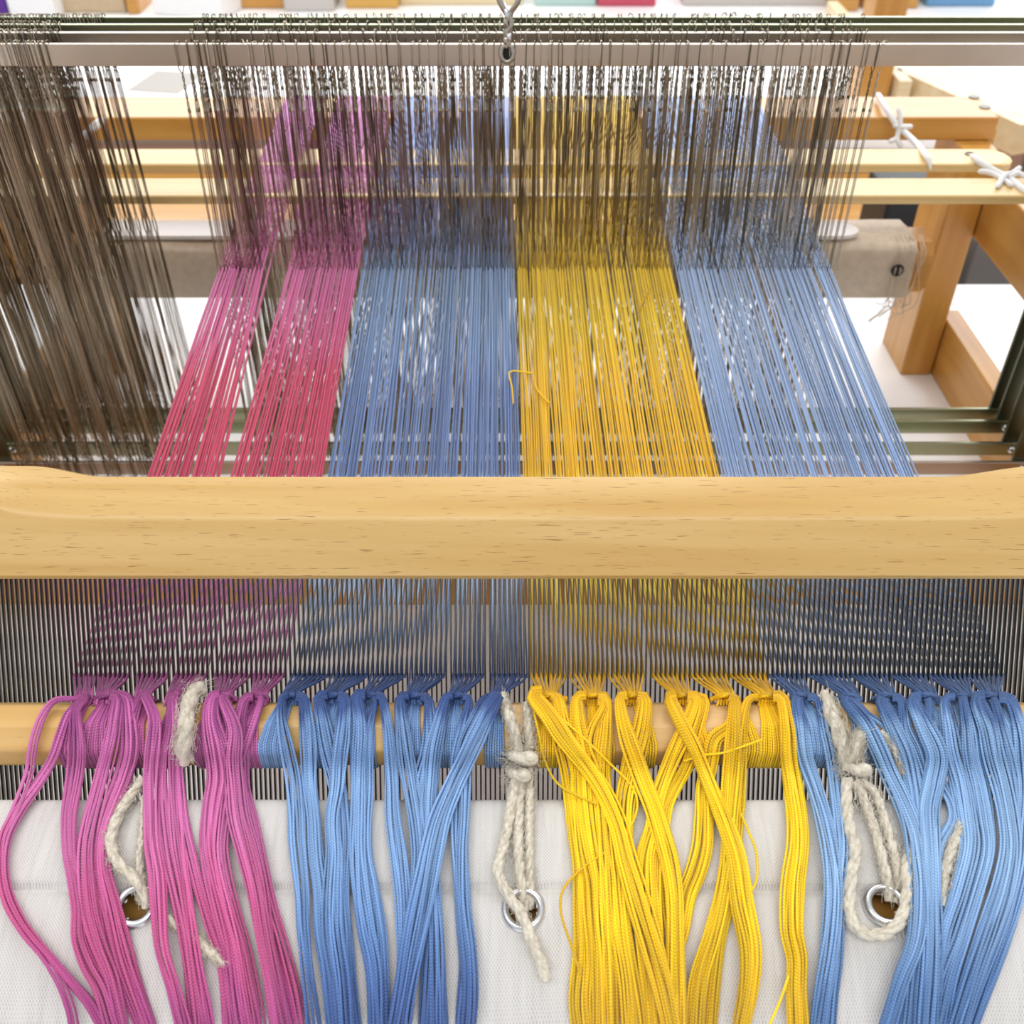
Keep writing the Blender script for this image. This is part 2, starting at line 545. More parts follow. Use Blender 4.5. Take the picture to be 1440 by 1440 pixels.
c = atY(1262, 380, 0.3540)
tb = Tubes()
a = np.linspace(0, 2 * math.pi, 17)
tb.add([(c[0] + 0.0033 * math.cos(q), c[1] - 0.0002, c[2] + 0.0033 * math.sin(q)) for q in a], 0.0007, 6)
g = under(wb, tb.build('eyelet', M_BLACK, wb))
vv = [(c[0] + 0.0031 * math.cos(q), c[1], c[2] + 0.0031 * math.sin(q)) for q in a[:-1]] + [(c[0] + 0.0031 * math.cos(q), c[1] - 0.0004, c[2] + 0.0031 * math.sin(q)) for q in a[:-1]]
under(wb, mk('eyelet_hole', vv, [tuple(range(31, 15, -1))] + [(i, (i + 1) % 16, 16 + (i + 1) % 16, 16 + i) for i in range(16)], M_BLACK, wb))
tb = Tubes()
for i in range(16):
    x0 = random.uniform(0.232, 0.247)
    pts = [(x0 + random.uniform(-.002, .002), 0.3700, -0.0245), (x0 + random.uniform(-.003, .003), 0.3555, -0.030), (x0 + random.uniform(-.004, .004), 0.3535, -0.046), (x0 + random.uniform(-.006, .006), 0.3530, -0.062), (x0 + random.uniform(-.014, .006), random.uniform(0.350, 0.356), random.uniform(-0.075, -0.060))]
    tb.add(catmull(pts, 14), 0.00028, 4)
o = under(wb, tb.build('frayed_threads', M_LINEN, wb))
o['kind'] = 'stuff'

# white slat lying on the warp beam
p0 = atZ(1120, 322, -0.0215)
p1 = atZ(1207, 322, -0.0215)
vv, ff, n = [], [], 9
top = []
for q in np.linspace(-math.pi / 2, math.pi / 2, n):
    top.append((p1[0] - 0.012 + 0.012 * math.cos(q), p1[1] + 0.0095 * math.sin(q)))
top = [(-0.245, p1[1] - 0.0095)] + top + [(-0.245, p1[1] + 0.0095)]
n = len(top)
vv = [(x, y, -0.0215) for x, y in top] + [(x, y, -0.0238) for x, y in top]
ff = [tuple(range(n)), tuple(range(2 * n - 1, n - 1, -1))] + [(i, n + i, n + (i + 1) % n, (i + 1) % n) for i in range(n)]
tag(mk('flat_stick', vv, ff, M_PAPER), 'white round-ended flat stick lying on the linen covered warp beam', 'stick')

# ------------------------------------------------------------------ lease sticks
def lease_stick(y0, y1, zt, x1, label, holes):
    o = thing('lease_stick', label, 'stick', 'lease sticks in the warp', loc=(0, (y0 + y1) / 2, zt))
    n = 7
    out = []
    r = (y1 - y0) / 2
    for q in np.linspace(-math.pi / 2, math.pi / 2, n):
        out.append((x1 - r * 0.7 + r * 0.7 * math.cos(q), (y0 + y1) / 2 + r * math.sin(q)))
    out = out + [(-a_, b_) for a_, b_ in out[::-1]]
    n = len(out)
    hz = 0.0022
    vv = [(x, y, zt - 0.0006) for x, y in out] + [(x, y, zt - hz * 2) for x, y in out]
    cxs = [(x * (1 - 0.003 / 0.28), (y - (y0 + y1) / 2) * 0.93 + (y0 + y1) / 2) for x, y in out]
    vv += [(x, y, zt) for x, y in cxs]
    ff = [(i, n + i, n + (i + 1) % n, (i + 1) % n) for i in range(n)]
    ff += [(i, (i + 1) % n, 2 * n + (i + 1) % n, 2 * n + i) for i in range(n)]
    ff += [tuple(range(2 * n, 3 * n)), tuple(range(2 * n - 1, n - 1, -1))]
    under(o, mk('slat', vv, ff, M_STICK, o))
    for hx, hy in holes:
        tb = Tubes()
        tb.add([(hx + 0.0026 * math.cos(q), hy + 0.0022 * math.sin(q), zt + 0.0001) for q in a], 0.0006, 5)
        under(o, tb.build('tie_hole', M_GREY, o))
    return o

S1 = (0.337, 0.360, 0.0315)
S2 = (0.298, 0.322, 0.0300)
h1 = atZ(1364, 217, S1[2])
h2 = atZ(1437, 262, S2[2])
lease_stick(S1[0], S1[1], S1[2], 0.276, 'pale wooden lease stick next to the back beam', [(h1[0], h1[1]), (-h1[0], h1[1])])
lease_stick(S2[0], S2[1], S2[2], 0.300, 'pale wooden lease stick nearer the heddles', [(-h2[0], h2[1])])

def string_tie(name, label, paths):
    o = thing(name, label, 'string', 'white string ties', loc=tuple(paths[0][0]))
    for i, p in enumerate(paths):
        tb = Tubes()
        rs = np.full(22, 0.0015 if i else 0.0018); rs[[0, -1]] = 0.0002; rs[[1, -2]] *= 0.9
        tb.add(catmull(p, 22), rs, 7)
        under(o, tb.build('cord' if i == 0 else 'bow_end', M_STRING, o))
    return o

B = lambda px, py, Y: tuple(atY(px, py, Y))
string_tie('string_tie', 'white string knotted from the back beam down to the lease stick', [
    [B(1233, 130, 0.437), B(1248, 155, 0.402), B(1262, 178, 0.395), B(1268, 182, 0.394), B(1287, 200, 0.376), B(1303, 220, 0.341), B(1309, 231, 0.334), B(1309, 240, 0.333)],
    [B(1263, 150, 0.396), B(1266, 170, 0.393), B(1262, 192, 0.392), B(1250, 200, 0.390)],
    [B(1256, 176, 0.396), B(1268, 178, 0.392), B(1283, 178, 0.394)],
    [B(1264, 180, 0.395), B(1262, 196, 0.391), B(1268, 208, 0.389)]])
string_tie('string_tie', 'white string knotted between the two lease stick ends', [
    [B(1364, 217, 0.345), B(1380, 229, 0.334), B(1398, 240, 0.328), B(1418, 250, 0.320), B(1440, 268, 0.303), B(1452, 276, 0.298)],
    [B(1374, 241, 0.329), B(1392, 243, 0.326), B(1410, 252, 0.318), B(1424, 262, 0.307)],
    [B(1402, 264, 0.306), B(1412, 248, 0.318), B(1426, 242, 0.322), B(1436, 234, 0.326)],
    [B(1418, 250, 0.318), B(1432, 244, 0.320), B(1444, 250, 0.316)]])
string_tie('string_tie', 'white string at the far end of the back beam behind spare heddles', [
    [B(150, 165, 0.400), B(135, 178, 0.395), B(118, 190, 0.385), B(104, 205, 0.372), B(98, 222, 0.358)],
    [B(140, 168, 0.398), B(126, 182, 0.392), B(120, 196, 0.39)]])

# ------------------------------------------------------------------ beater rail and reed
LEAN = math.radians(31.0)
UP = np.array([0, math.sin(LEAN), math.cos(LEAN)])
NR = np.array([0, -math.cos(LEAN), math.sin(LEAN)])
def pU(py, N):
    """height along the reed at which plane N in front of it shows at row py"""
    a_ = ang(py)
    # point = U*UP + N*NR ; (CZ - z) = tan(a) * (y - CY)
    tn = math.tan(a_)
    # CZ - U*UP.z - N*NR.z = tn*(U*UP.y + N*NR.y - CY)
    return (CZ - N * NR[2] - tn * (N * NR[1] - CY)) / (UP[2] + tn * UP[1])

beater = thing('loom_beater', 'wide beech beater rail with a smooth scooped hand grip', 'beater', loc=(0, 0.03, 0.05))
NF = 0.0105
U0, U1, U2 = pU(815, NF), pU(729, NF), pU(671, 0.001)
UE1, UE2 = pU(681, NF), pU(655, -0.002)
def sstep(a_, b_, x):
    q = min(1, max(0, (x - a_) / (b_ - a_)))
    return q * q * (3 - 2 * q)
xs = np.concatenate([np.linspace(-0.31, -0.17, 8), np.linspace(-0.165, -0.10, 60), np.linspace(-0.095, 0.115, 30), np.linspace(0.12, 0.19, 60), np.linspace(0.20, 0.31, 8)])
secs = []
for x in xs:
    dm = (0.331 - 0.0) * 1.0
    pxx = 720 + x * F / 0.345
    e_ch = (min(1, math.exp(-(pxx - 48) / 36)) if pxx < 720 else min(1, math.exp(-(1455 - pxx) / 42)))       # front edge rises towards the ends
    e_tp = 1 - sstep(105, 205, pxx) if pxx < 720 else sstep(1262, 1395, pxx)      # silhouette of the grip
    u1 = U1 + (UE1 - U1) * e_ch
    u2 = U2 + (UE2 - U2) * e_tp
    nt_ = 0.0005 - 0.002 * e_tp
    pr = [(U0, NF - 0.0012), (U0 + 0.0012, NF), (u1 - 0.0010, NF), (u1 + 0.0004, NF - 0.0004)]
    # rounded slope from the front edge to the top
    for q in np.linspace(0.12, 1.0, 7):
        u = u1 + (u2 - u1) * (q ** 0.92)
        nn = NF - 0.0004 + (nt_ - NF + 0.0004) * (q ** 1.12)
        pr.append((u, nn))
    for q in np.linspace(0.2, 1.0, 5):
        pr.append((u2 - (u2 - u1 + 0.004) * (1 - math.cos(q * math.pi / 2)) * 0.6, nt_ - 0.012 * math.sin(q * math.pi / 2)))
    pr += [(U0 + 0.001, nt_ - 0.012), (U0, -0.0105)]
    secs.append([(x,) + tuple((u * UP + nn * NR)[1:]) for u, nn in pr])
k = len(secs[0])
vv = [p for s_ in secs for p in s_]
ff = [(i * k + j, (i + 1) * k + j, (i + 1) * k + (j + 1) % k, i * k + (j + 1) % k) for i in range(len(xs) - 1) for j in range(k)]
ff += [tuple(range(k)), tuple(range(len(vv) - 1, len(vv) - k - 1, -1))]
rail = under(beater, mk('top_rail', vv, ff, M_RAIL, beater, True))
md = rail.modifiers.new('edge', 'EDGE_SPLIT'); md.split_angle = math.radians(38)
# lower rail of the beater, behind and below the breast beam
UL = -0.052
pr = [(UL, 0.009), (UL - 0.02, 0.009), (UL - 0.02, -0.009), (UL, -0.009)]
under(beater, prism_x('lower_rail', [tuple((u * UP + nn * NR)[1:]) for u, nn in pr][::-1], -0.275, 0.275, M_RAIL, beater))

reed = thing('reed', 'steel reed of fine upright wires under the beater rail', 'reed', loc=(0, 0, 0))
PITCH = 0.00152
a8 = np.arange(8) / 8 * 2 * math.pi
vv = []
for u in (UL + 0.0006, U0 + 0.001):
    for q in a8:
        p = u * UP + 0.00135 * math.cos(q) * NR
        vv.append((0.00028 * math.sin(q), p[1], p[2]))
ff = np.array([(i, (i + 1) % 8, 8 + (i + 1) % 8, 8 + i) for i in range(8)])
d0 = mk('dent', vv, ff, M_DENT, reed, True)
nd = 224
for i in range(nd):
    d = d0 if i == 0 else link_copy(d0, reed)
    d.location.x = (i - (nd - 1) / 2) * PITCH
SLOT0 = -(nd - 1) / 2 * PITCH + PITCH / 2
def slot(x):
    return SLOT0 + round((x - SLOT0) / PITCH) * PITCH

# ------------------------------------------------------------------ warp, bundle by bundle
FANS = {
    'pink': [(106, 129), (137, 181), (192, 237), (246, 292), (303, 348), (356, 402)],
    'blue': [(414, 457), (468, 515), (524, 568), (579, 625), (638, 682), (690, 738)],
    'yellow': [(746, 794), (805, 850), (858, 907), (919, 964), (975, 1024), (1030, 1076)],
    'light': [(1083, 1132), (1138, 1194), (1197, 1250), (1253, 1310), (1308, 1361), (1365, 1410)],
}
NPB = 18
SHAFT_Y = [0.235, 0.2512, 0.2647, 0.2757]
SLOPE = math.tan(math.radians(4.9))
def warp_z(y):
    return SLOPE * y
EYE_DZ = [-0.0012, 0.0006, -0.0004, 0.0010]
# stripes: colour, bundles, eye range in X
STRIPES = [
    ('pink', 0, 3, -0.1395, -0.1170, 'narrow pink warp stripe at the outer edge, nearest the spare heddles'),
    ('pink', 3, 6, -0.1070, -0.0735, 'pink and crimson warp stripe next to the deep blue stripe'),
    ('blue', 0, 6, -0.0715, 0.0005, 'deep blue warp stripe between the crimson and yellow stripes'),
    ('yellow', 0, 6, 0.0022, 0.0752, 'golden yellow warp stripe between the two blue stripes'),
    ('light', 0, 6, 0.0782, 0.1512, 'light blue warp stripe at the outer edge beside the yellow stripe'),
]
fan_x = {}
heddle_pos = [[], [], [], []]
kk = 0
for colr, b0, b1, xa, xb, lab in STRIPES:
    xr, xu = [], []
    for b_ in range(b0, b1):
        f0, f1 = FANS[colr][b_]
        X0, X1 = xat(f0, 0, 0), xat(f1, 0, 0)
        n = 12 if (colr == 'pink' and b_ == 0) else NPB
        arr = []
        for i in range(n):
            s_ = slot(X0 + (X1 - X0) * i / (n - 1))
            arr.append(s_ + (0.00009 if i % 2 else -0.00009))
        fan_x[(colr, b_)] = arr
        xr += arr
        xu += list(np.linspace(X0, X1, n) + rng.normal(0, 0.00012, n))
    n = len(xr)
    # eyes: threads gather in small clumps with gaps between
    gaps = rng.uniform(0.5, 1.0, n) + (rng.random(n) < 0.07) * rng.uniform(0.5, 1.6, n)
    cum = np.cumsum(gaps)
    xe = xa + (xb - xa) * (cum - cum[0]) / (cum[-1] - cum[0])
    tb = Tubes()
    for i in range(n):
        sh = kk % 4
        kk += 1
        ys = SHAFT_Y[sh]
        ze = warp_z(ys) + EYE_DZ[sh] + rng.normal(0, 0.0003)
        heddle_pos[sh].append((xe[i], ze))
        over = 1 if sh % 2 else -1
        xb_ = xa + (xb - xa) * (i / (n - 1)) * 0.97 + rng.normal(0, 0.0004) + 0.001
        zs1 = S1[2] + 0.0006 if over > 0 else S1[2] - 0.0052
        zs2 = S2[2] - 0.0052 if over > 0 else S2[2] + 0.0006
        cy1, cy2 = (S1[0] + S1[1]) / 2, (S2[0] + S2[1]) / 2
        lerp = lambda q: xe[i] + (xb_ - xe[i]) * q
        key = [(xr[i], -0.0006, -0.0002), (xr[i], 0.006, 0.0004 + 0.0003 * sh)]
        # a slack wave between reed and heddle
        for q in (0.2, 0.4, 0.6, 0.8, 0.93):
            yq = 0.006 + (ys - 0.006) * q
            key.append((xu[i] + (xe[i] - xu[i]) * q + rng.normal(0, 0.00018), yq, 0.0004 + (ze - 0.0004) * q + rng.normal(0, 0.0003) - 0.0010 * math.sin(math.pi * q)))
        key.append((xe[i], ys, ze))
        key += [(lerp(.3), S2[0] + 0.001, (zs2 * 0.8 + ze * 0.2)), (lerp(.4), S2[0] + 0.006, zs2), (lerp(.45), S2[1] - 0.005, zs2),
                (lerp(.6), S1[0] + 0.005, zs1), (lerp(.65), S1[1] - 0.005, zs1),
                (lerp(.92), BBY0 - 0.004, BBZ1 - 0.0006), (lerp(.95), BBY0 + 0.001, BBZ1 + 0.0006), (lerp(1), BBY1 - 0.001, BBZ1 + 0.0006),
                (lerp(1), BBY1 + 0.0012, BBZ1 - 0.002), (lerp(1), 0.416, -0.02), (lerp(1), 0.401, -0.040)]
        rad = np.full(len(key), 0.00042); rad[:5] = (0.00029, 0.00029, 0.00032, 0.00040, 0.00042)
        tb.add(np.array(key), rad, 5, start=rng.uniform(0, 0.001))
    st = thing('warp_stripe', lab, 'warp', 'stretched warp stripes', loc=(float((xa + xb) / 2), 0, 0))
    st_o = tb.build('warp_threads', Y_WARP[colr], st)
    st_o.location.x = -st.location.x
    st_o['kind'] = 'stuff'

# loose snippets lying on the yellow stripe
def wpt(px, py, dz=0.0012):
    tn = math.tan(ang(py))
    s_ = (CZ - SLOPE * CY - 0.0 ) / 1.0
    Y = (CZ + tn * CY - dz) / (SLOPE + tn)
    Z = warp_z(Y) + dz
    return (xat(px, Y, Z), Y, Z)
def snip(pts, label):
    tb = Tubes()
    tb.add(catmull([wpt(*p) for p in pts], 16), 0.0004, 5)
    tag(tb.build('yarn_snippet', Y_TAIL['yellow']), label, 'yarn', 'yellow yarn snippets')
snip([(722, 568), (720, 545), (716, 524), (728, 522), (750, 525)], 'bent yellow yarn snippet at the seam of blue and yellow warp')
snip([(752, 530), (754, 545), (762, 556), (773, 567)], 'short slanting yellow yarn snippet on the yellow warp')
snip([(897, 440), (905, 422), (914, 404)], 'straight yellow yarn snippet high on the yellow warp near heddles')

# ------------------------------------------------------------------ shafts and heddles
TOPB = [(61, 92), (45, 66), (33.5, 54), (23, 44)]      # rows of the top bars at their own distance
BOTY = [649, 622, 591, 574]
hv = Tubes()
def heddle_mesh(zt, zb):
    """twin wire heddle: loop over the bar, twist, legs, eye, and the same below; eye at the origin"""
    tb = Tubes()
    for ph in (0, math.pi):
        pts = []
        sgn = math.cos(ph)
        def add(z, w, dy=0.0, rot=0.0):
            pts.append((sgn * w * math.cos(rot), sgn * w * math.sin(rot) + dy, z))
        top = zt - 0.0115
        L = []
        L.append((zt + 0.0011, 0.0, math.pi / 2))
        L.append((zt + 0.0009, 0.0010, math.pi / 2))
        L.append((zt - 0.0002, 0.0019, math.pi / 2))
        L.append((top + 0.002, 0.0017, math.pi / 2))
        for q in np.linspace(0, 1, 13):
            L.append((top - 0.012 * q, 0.00034, math.pi / 2 + q * 3.5 * math.pi))
        L += [(top - 0.0146, 0.0004, 4 * math.pi), (top - 0.0151, 0.0002, 4 * math.pi), (top - 0.0159, 0.0002, 4 * math.pi), (top - 0.0164, 0.0004, 4 * math.pi)]
        L.append((0.0075, 0.00036, 4 * math.pi))
        L.append((0.0045, 0.0004, 4 * math.pi))
        L.append((0.0022, 0.0007, 4 * math.pi))
        L.append((0.0, 0.0008, 4 * math.pi))
        L.append((-0.0022, 0.0007, 4 * math.pi))
        L.append((-0.0045, 0.0004, 4 * math.pi))
        bot = zb + 0.0115
        L.append((bot + 0.016, 0.00042, 4 * math.pi))
        for q in np.linspace(0, 1, 9):
            L.append((bot + 0.010 * (1 - q), 0.00034, 4 * math.pi + q * 2.5 * math.pi))
        L.append((bot - 0.002, 0.0017, 6.5 * math.pi))
        L.append((zb + 0.0002, 0.0019, 6.5 * math.pi))
        L.append((zb - 0.0014, 0.0004, 6.5 * math.pi))
        for z, w, r in L:
            add(z, w, 0, r)
        rad = np.array([0.00058 if abs(w_ - 0.0002) < 1e-6 else 0.00024 for _, w_, _ in L])
        tb.add(np.array(pts), rad, 5)
    return tb

names = ['front heddle shaft with pale steel top bar hung from the wire hook', 'second heddle shaft from the front with a grey top bar',
         'third heddle shaft counted from the beater, top bar greenish grey', 'rearmost heddle shaft nearest the lease sticks, top bar greenish']
spare_end = [66, 82, 84, 145]
for sh in range(4):
    ys = SHAFT_Y[sh]
    zt1 = atY(720, TOPB[sh][0], ys)[2]
    zt0 = zt1 - 0.0088
    zb1 = atY(720, BOTY[sh], ys)[2]
    zb0 = zb1 - 0.0085
    S = thing('heddle_shaft', names[sh], 'heddle shaft', 'heddle shafts', loc=(0, ys, zb0))
    def sp_(o):
        o.location = (0, -ys, -zb0)
        return o
    bm_ = M_BAR if sh == 0 else (M_STEEL if sh == 1 else M_BAR_G)
    sp_(box('top_bar', -0.287, 0.287, ys - 0.0011, ys + 0.0011, zt0, zt1, bm_, S, b=0.0004))
    sp_(box('bottom_bar', -0.287, 0.287, ys - 0.0011, ys + 0.0011, zb0, zb1, M_BAR_G if sh else M_BAR, S, b=0.0004))
    xs_ = 0.2870
    for s in (-1, 1):
        x0, x1 = sorted((s * (xs_ - 0.0125), s * xs_))
        sb = sp_(box('side_flat', x0, x1, ys + 0.0012, ys + 0.0032, zb0, zt1, M_SIDE, S, b=0.0004))
        for zz in ((zb0 + zb1) / 2, (zt0 + zt1) / 2):
            tb = Tubes()
            cx = s * (xs_ - 0.0070)
            pts = [(cx, ys - 0.0011, zz), (cx, ys - 0.0020, zz), (cx, ys - 0.0026, zz), (cx, ys - 0.0028, zz)]
            tb.add(np.array(pts), [0.0021, 0.0021, 0.0015, 0.0001], 10)
            tb.build('screw', M_GROMMET, sb)
    proto = None
    ze0 = warp_z(ys) + EYE_DZ[sh]
    H = heddle_mesh(zt1 - ze0, zb0 - ze0)
    hs = []
    for xe_, ze_ in heddle_pos[sh]:
        hs.append((xe_, round(xe_ * 0.985 / 0.0052) * 0.0052 * 0.45 + xe_ * 0.985 * 0.55 + rng.normal(0, 0.0010), rng.normal(0, 0.0012)))
    xend = xat(spare_end[sh], ys, zt1)
    n_sp = 66 if sh < 3 else 72
    for i in range(n_sp):
        xt = xend - i * 0.00122 + rng.normal(0, 0.0002)
        hs.append((xt + rng.normal(0.001, 0.0014), xt, rng.normal(0, 0.0014)))
    # a few odd heddles between the pink stripes and outside the light blue
    for xq in ([-0.1125, -0.111] + ([0.1545] if sh in (0, 3) else [])):
        hs.append((xq + rng.normal(0, .001), xq + rng.normal(0, .002), 0))
    for xe_, xt_, xb_ in hs:
        if proto is None:
            o = H.build('heddle', M_HEDDLE, S)
            proto = o
        else:
            o = link_copy(proto, S)
        dx = xt_ - xe_
        L_ = zt1 - ze0
        o.location = (xe_, 0, ze0 - zb0)
        o.rotation_euler = (0, math.atan2(dx, L_), rng.normal(0, 0.3))

# the wire hook that carries the front shaft
yf = SHAFT_Y[0]
hk = thing('wire_hook', 'looped grey wire hook holding the front shaft bar at its middle', 'hook', loc=tuple(atY(715, 62, yf)))
def hp(px, py, dy=0.0):
    return tuple(atY(px, py, yf - 0.003 + dy))
tb = Tubes()
tb.add(catmull([hp(694, -60), hp(696, -25), hp(703, 2), hp(713, 20), hp(719, 34), hp(712, 46), hp(716, 58), hp(711, 66)], 40), 0.0011, 8)
under(hk, tb.build('wire_strand', M_STEEL, hk))
tb = Tubes()
tb.add(catmull([hp(738, -60, .001), hp(736, -25, .001), hp(728, 2, .001), hp(718, 18, .0022), hp(711, 32, -.0005), hp(718, 46, .0022), hp(711, 57, -.0005), hp(716, 66, .002)], 40), 0.0011, 8)
under(hk, tb.build('wire_strand', M_STEEL, hk))
tb = Tubes()
tb.add(catmull([hp(707, 4, .0022), hp(713, 22, -.001), hp(712, 40, .003), hp(716, 52, -.001), hp(714, 62, .002)], 30), 0.0010, 8)
under(hk, tb.build('wire_strand', M_GROMMET, hk))
tb = Tubes()
cc = np.array(hp(713, 75))
tb.add([(cc[0] + 0.0026 * math.cos(q), cc[1] + 0.0002, cc[2] + 0.0034 * math.sin(q)) for q in a], 0.0010, 8)
under(hk, tb.build('eye_ring', M_STEEL, hk))
vv = [(cc[0] + 0.0022 * math.cos(q), cc[1] + 0.0012 + dy, cc[2] + 0.003 * math.sin(q)) for dy in (0, 0.0006) for q in a[:-1]]
under(hk, mk('slot', vv, [tuple(range(15, -1, -1))] + [(i, (i + 1) % 16, 16 + (i + 1) % 16, 16 + i) for i in range(16)], M_BLACK, hk))

# ------------------------------------------------------------------ cloth rod, canvas apron
RC = (-0.018, -0.0055)
RR = 0.0090
rod_prof = [(RC[0] + RR / math.cos(math.pi / 8) * math.cos(math.pi / 8 + i * math.pi / 4), RC[1] + RR / math.cos(math.pi / 8) * math.sin(math.pi / 8 + i * math.pi / 4)) for i in range(8)]
ro = prism_x('cloth_rod', rod_prof, -0.28, 0.28, M_ROD)
md = ro.modifiers.new('bevel', 'BEVEL'); md.width = 0.0008; md.segments = 2
tag(ro, 'pale eight-sided wooden rod with the yarn tassels tied on', 'rod')

CAN = [(-0.0440, -0.0330), (-0.0392, -0.0200), (-0.0370, -0.0140), (-0.0376, -0.0111), (-0.0400, -0.0098), (-0.0450, -0.0097), (-0.0520, -0.0105),
       (-0.0580, -0.0117), (-0.0624, -0.0130), (-0.0638, -0.0151), (-0.0652, -0.0141), (-0.0690, -0.0143), (-0.0760, -0.0168), (-0.0840, -0.0212), (-0.0930, -0.0285), (-0.1010, -0.0390), (-0.1060, -0.0520), (-0.1080, -0.0680), (-0.1085, -0.0850)]
can = thing('canvas_apron', 'off-white woven canvas apron over the breast beam with metal grommets', 'cloth', loc=(0, -0.07, -0.02))
prof = catmull(CAN, 110)
GROM = []
def can_pt(px, py):
    A = np.arctan2(CZ - prof[:, 1], prof[:, 0] - CY)
    i0 = 20
    q = np.interp(ang(py), A[i0:], np.arange(i0, len(prof)))
    Y = np.interp(q, np.arange(len(prof)), prof[:, 0]); Z = np.interp(q, np.arange(len(prof)), prof[:, 1])
    return np.array([xat(px, Y, Z), Y, Z])
for px, py in ((192, 1274), (736, 1279), (1246, 1273)):
    GROM.append(can_pt(px, py))
RI = 0.0041
nxc = 300
vv, keep = [], []
X = np.linspace(-0.245, 0.245, nxc + 1)
for i, x in enumerate(X):
    for j, (y, z) in enumerate(prof):
        d = 0.0005 * math.sin(x * 38 + 1.2) * math.exp(-((y + 0.064) / 0.012) ** 2) + 0.0004 * math.sin(x * 61) * (1 if y < -0.04 else 0.3)
        for g_ in GROM:      # the lacing pulls folds out of the hem
            r2 = (x - g_[0]) ** 2
            d += -0.0010 * math.exp(-r2 / (2 * 0.010 ** 2)) * math.exp(-((y + 0.062) / 0.006) ** 2)
        vv.append((x, y - 0.3 * d, z + d))
vv = np.array(vv)
k = len(prof)
ff = []
for i in range(nxc):
    for j in range(k - 1):
        c4 = (vv[i * k + j] + vv[(i + 1) * k + j + 1]) / 2
        if any(np.linalg.norm(c4 - g_) < RI * 1.06 for g_ in GROM):
            continue
        ff.append((i * k + j, i * k + j + 1, (i + 1) * k + j + 1, (i + 1) * k + j))
cl = under(can, mk('cloth', vv, ff, M_CANVAS, can, True))
for g_ in GROM:
    i = int(np.argmin(np.linalg.norm(prof - g_[1:], axis=1)))
    tg = prof[i + 2] - prof[i - 2]
    tg = np.array([0, tg[0], tg[1]]) / np.linalg.norm(tg)
    nn = np.cross([1, 0, 0], tg)
    nn = nn if nn[2] > 0 else -nn
    # turned ring: outline swept round the hole
    vv, ff = [], []
    out = [(RI * 0.92, -0.0010), (RI * 0.94, 0.0008), (RI * 1.12, 0.0015), (RI * 1.32, 0.0014), (RI * 1.5, 0.0003), (RI * 1.5, -0.0006)]
    for q in np.linspace(0, 2 * math.pi, 41)[:-1]:
        for r_, h_ in out:
            vv.append(g_ + r_ * (math.cos(q) * np.array([1, 0, 0]) + math.sin(q) * tg) + h_ * nn)
    m_ = len(out)
    for i in range(40):
        for j in range(m_ - 1):
            ff.append((i * m_ + j, i * m_ + j + 1, ((i + 1) % 40) * m_ + j + 1, ((i + 1) % 40) * m_ + j))
    under(can, mk('grommet', vv, ff, M_GROMMET, can, True))

# ------------------------------------------------------------------ yarn tassels
ENV = np.array([(-0.0060, 0.0030), (-0.0095, 0.0042), (-0.0140, 0.0046), (-0.0205, 0.0040), (-0.0242, 0.0012), (-0.0272, -0.0020), (-0.0284, -0.0048), (-0.0300, -0.0066),
                (-0.0340, -0.0080), (-0.0395, -0.0086), (-0.0450, -0.0087), (-0.0520, -0.0094), (-0.0590, -0.0108), (-0.0650, -0.0126), (-0.0700, -0.0140),
                (-0.0760, -0.0160), (-0.0840, -0.0204), (-0.0930, -0.0276), (-0.1010, -0.0380), (-0.1060, -0.0510), (-0.1080, -0.0680)])
ENVD = catmull(ENV, 300)
ENVA = np.arctan2(CZ - ENVD[:, 1], ENVD[:, 0] - CY)
ENVA = np.maximum.accumulate(ENVA + np.arange(300) * 1e-9)
def env(px, py, h):
    """a point that shows at (px, py), h metres above rod and canvas"""
    a_ = TH + np.arctan((np.asarray(py, float) - 720) / F)
    Y = np.interp(a_, ENVA, ENVD[:, 0]); Z = np.interp(a_, ENVA, ENVD[:, 1])
    dist = np.hypot(Y - CY, CZ - Z)
    k_ = 1 - np.asarray(h) / dist
    Y2 = CY + (Y - CY) * k_; Z2 = CZ + (Z - CZ) * k_
    D = (Y2 - CY) * math.cos(TH) + (CZ - Z2) * math.sin(TH)
    return np.stack([(np.asarray(px, float) - 720) / F * D, Y2, Z2], axis=-1)

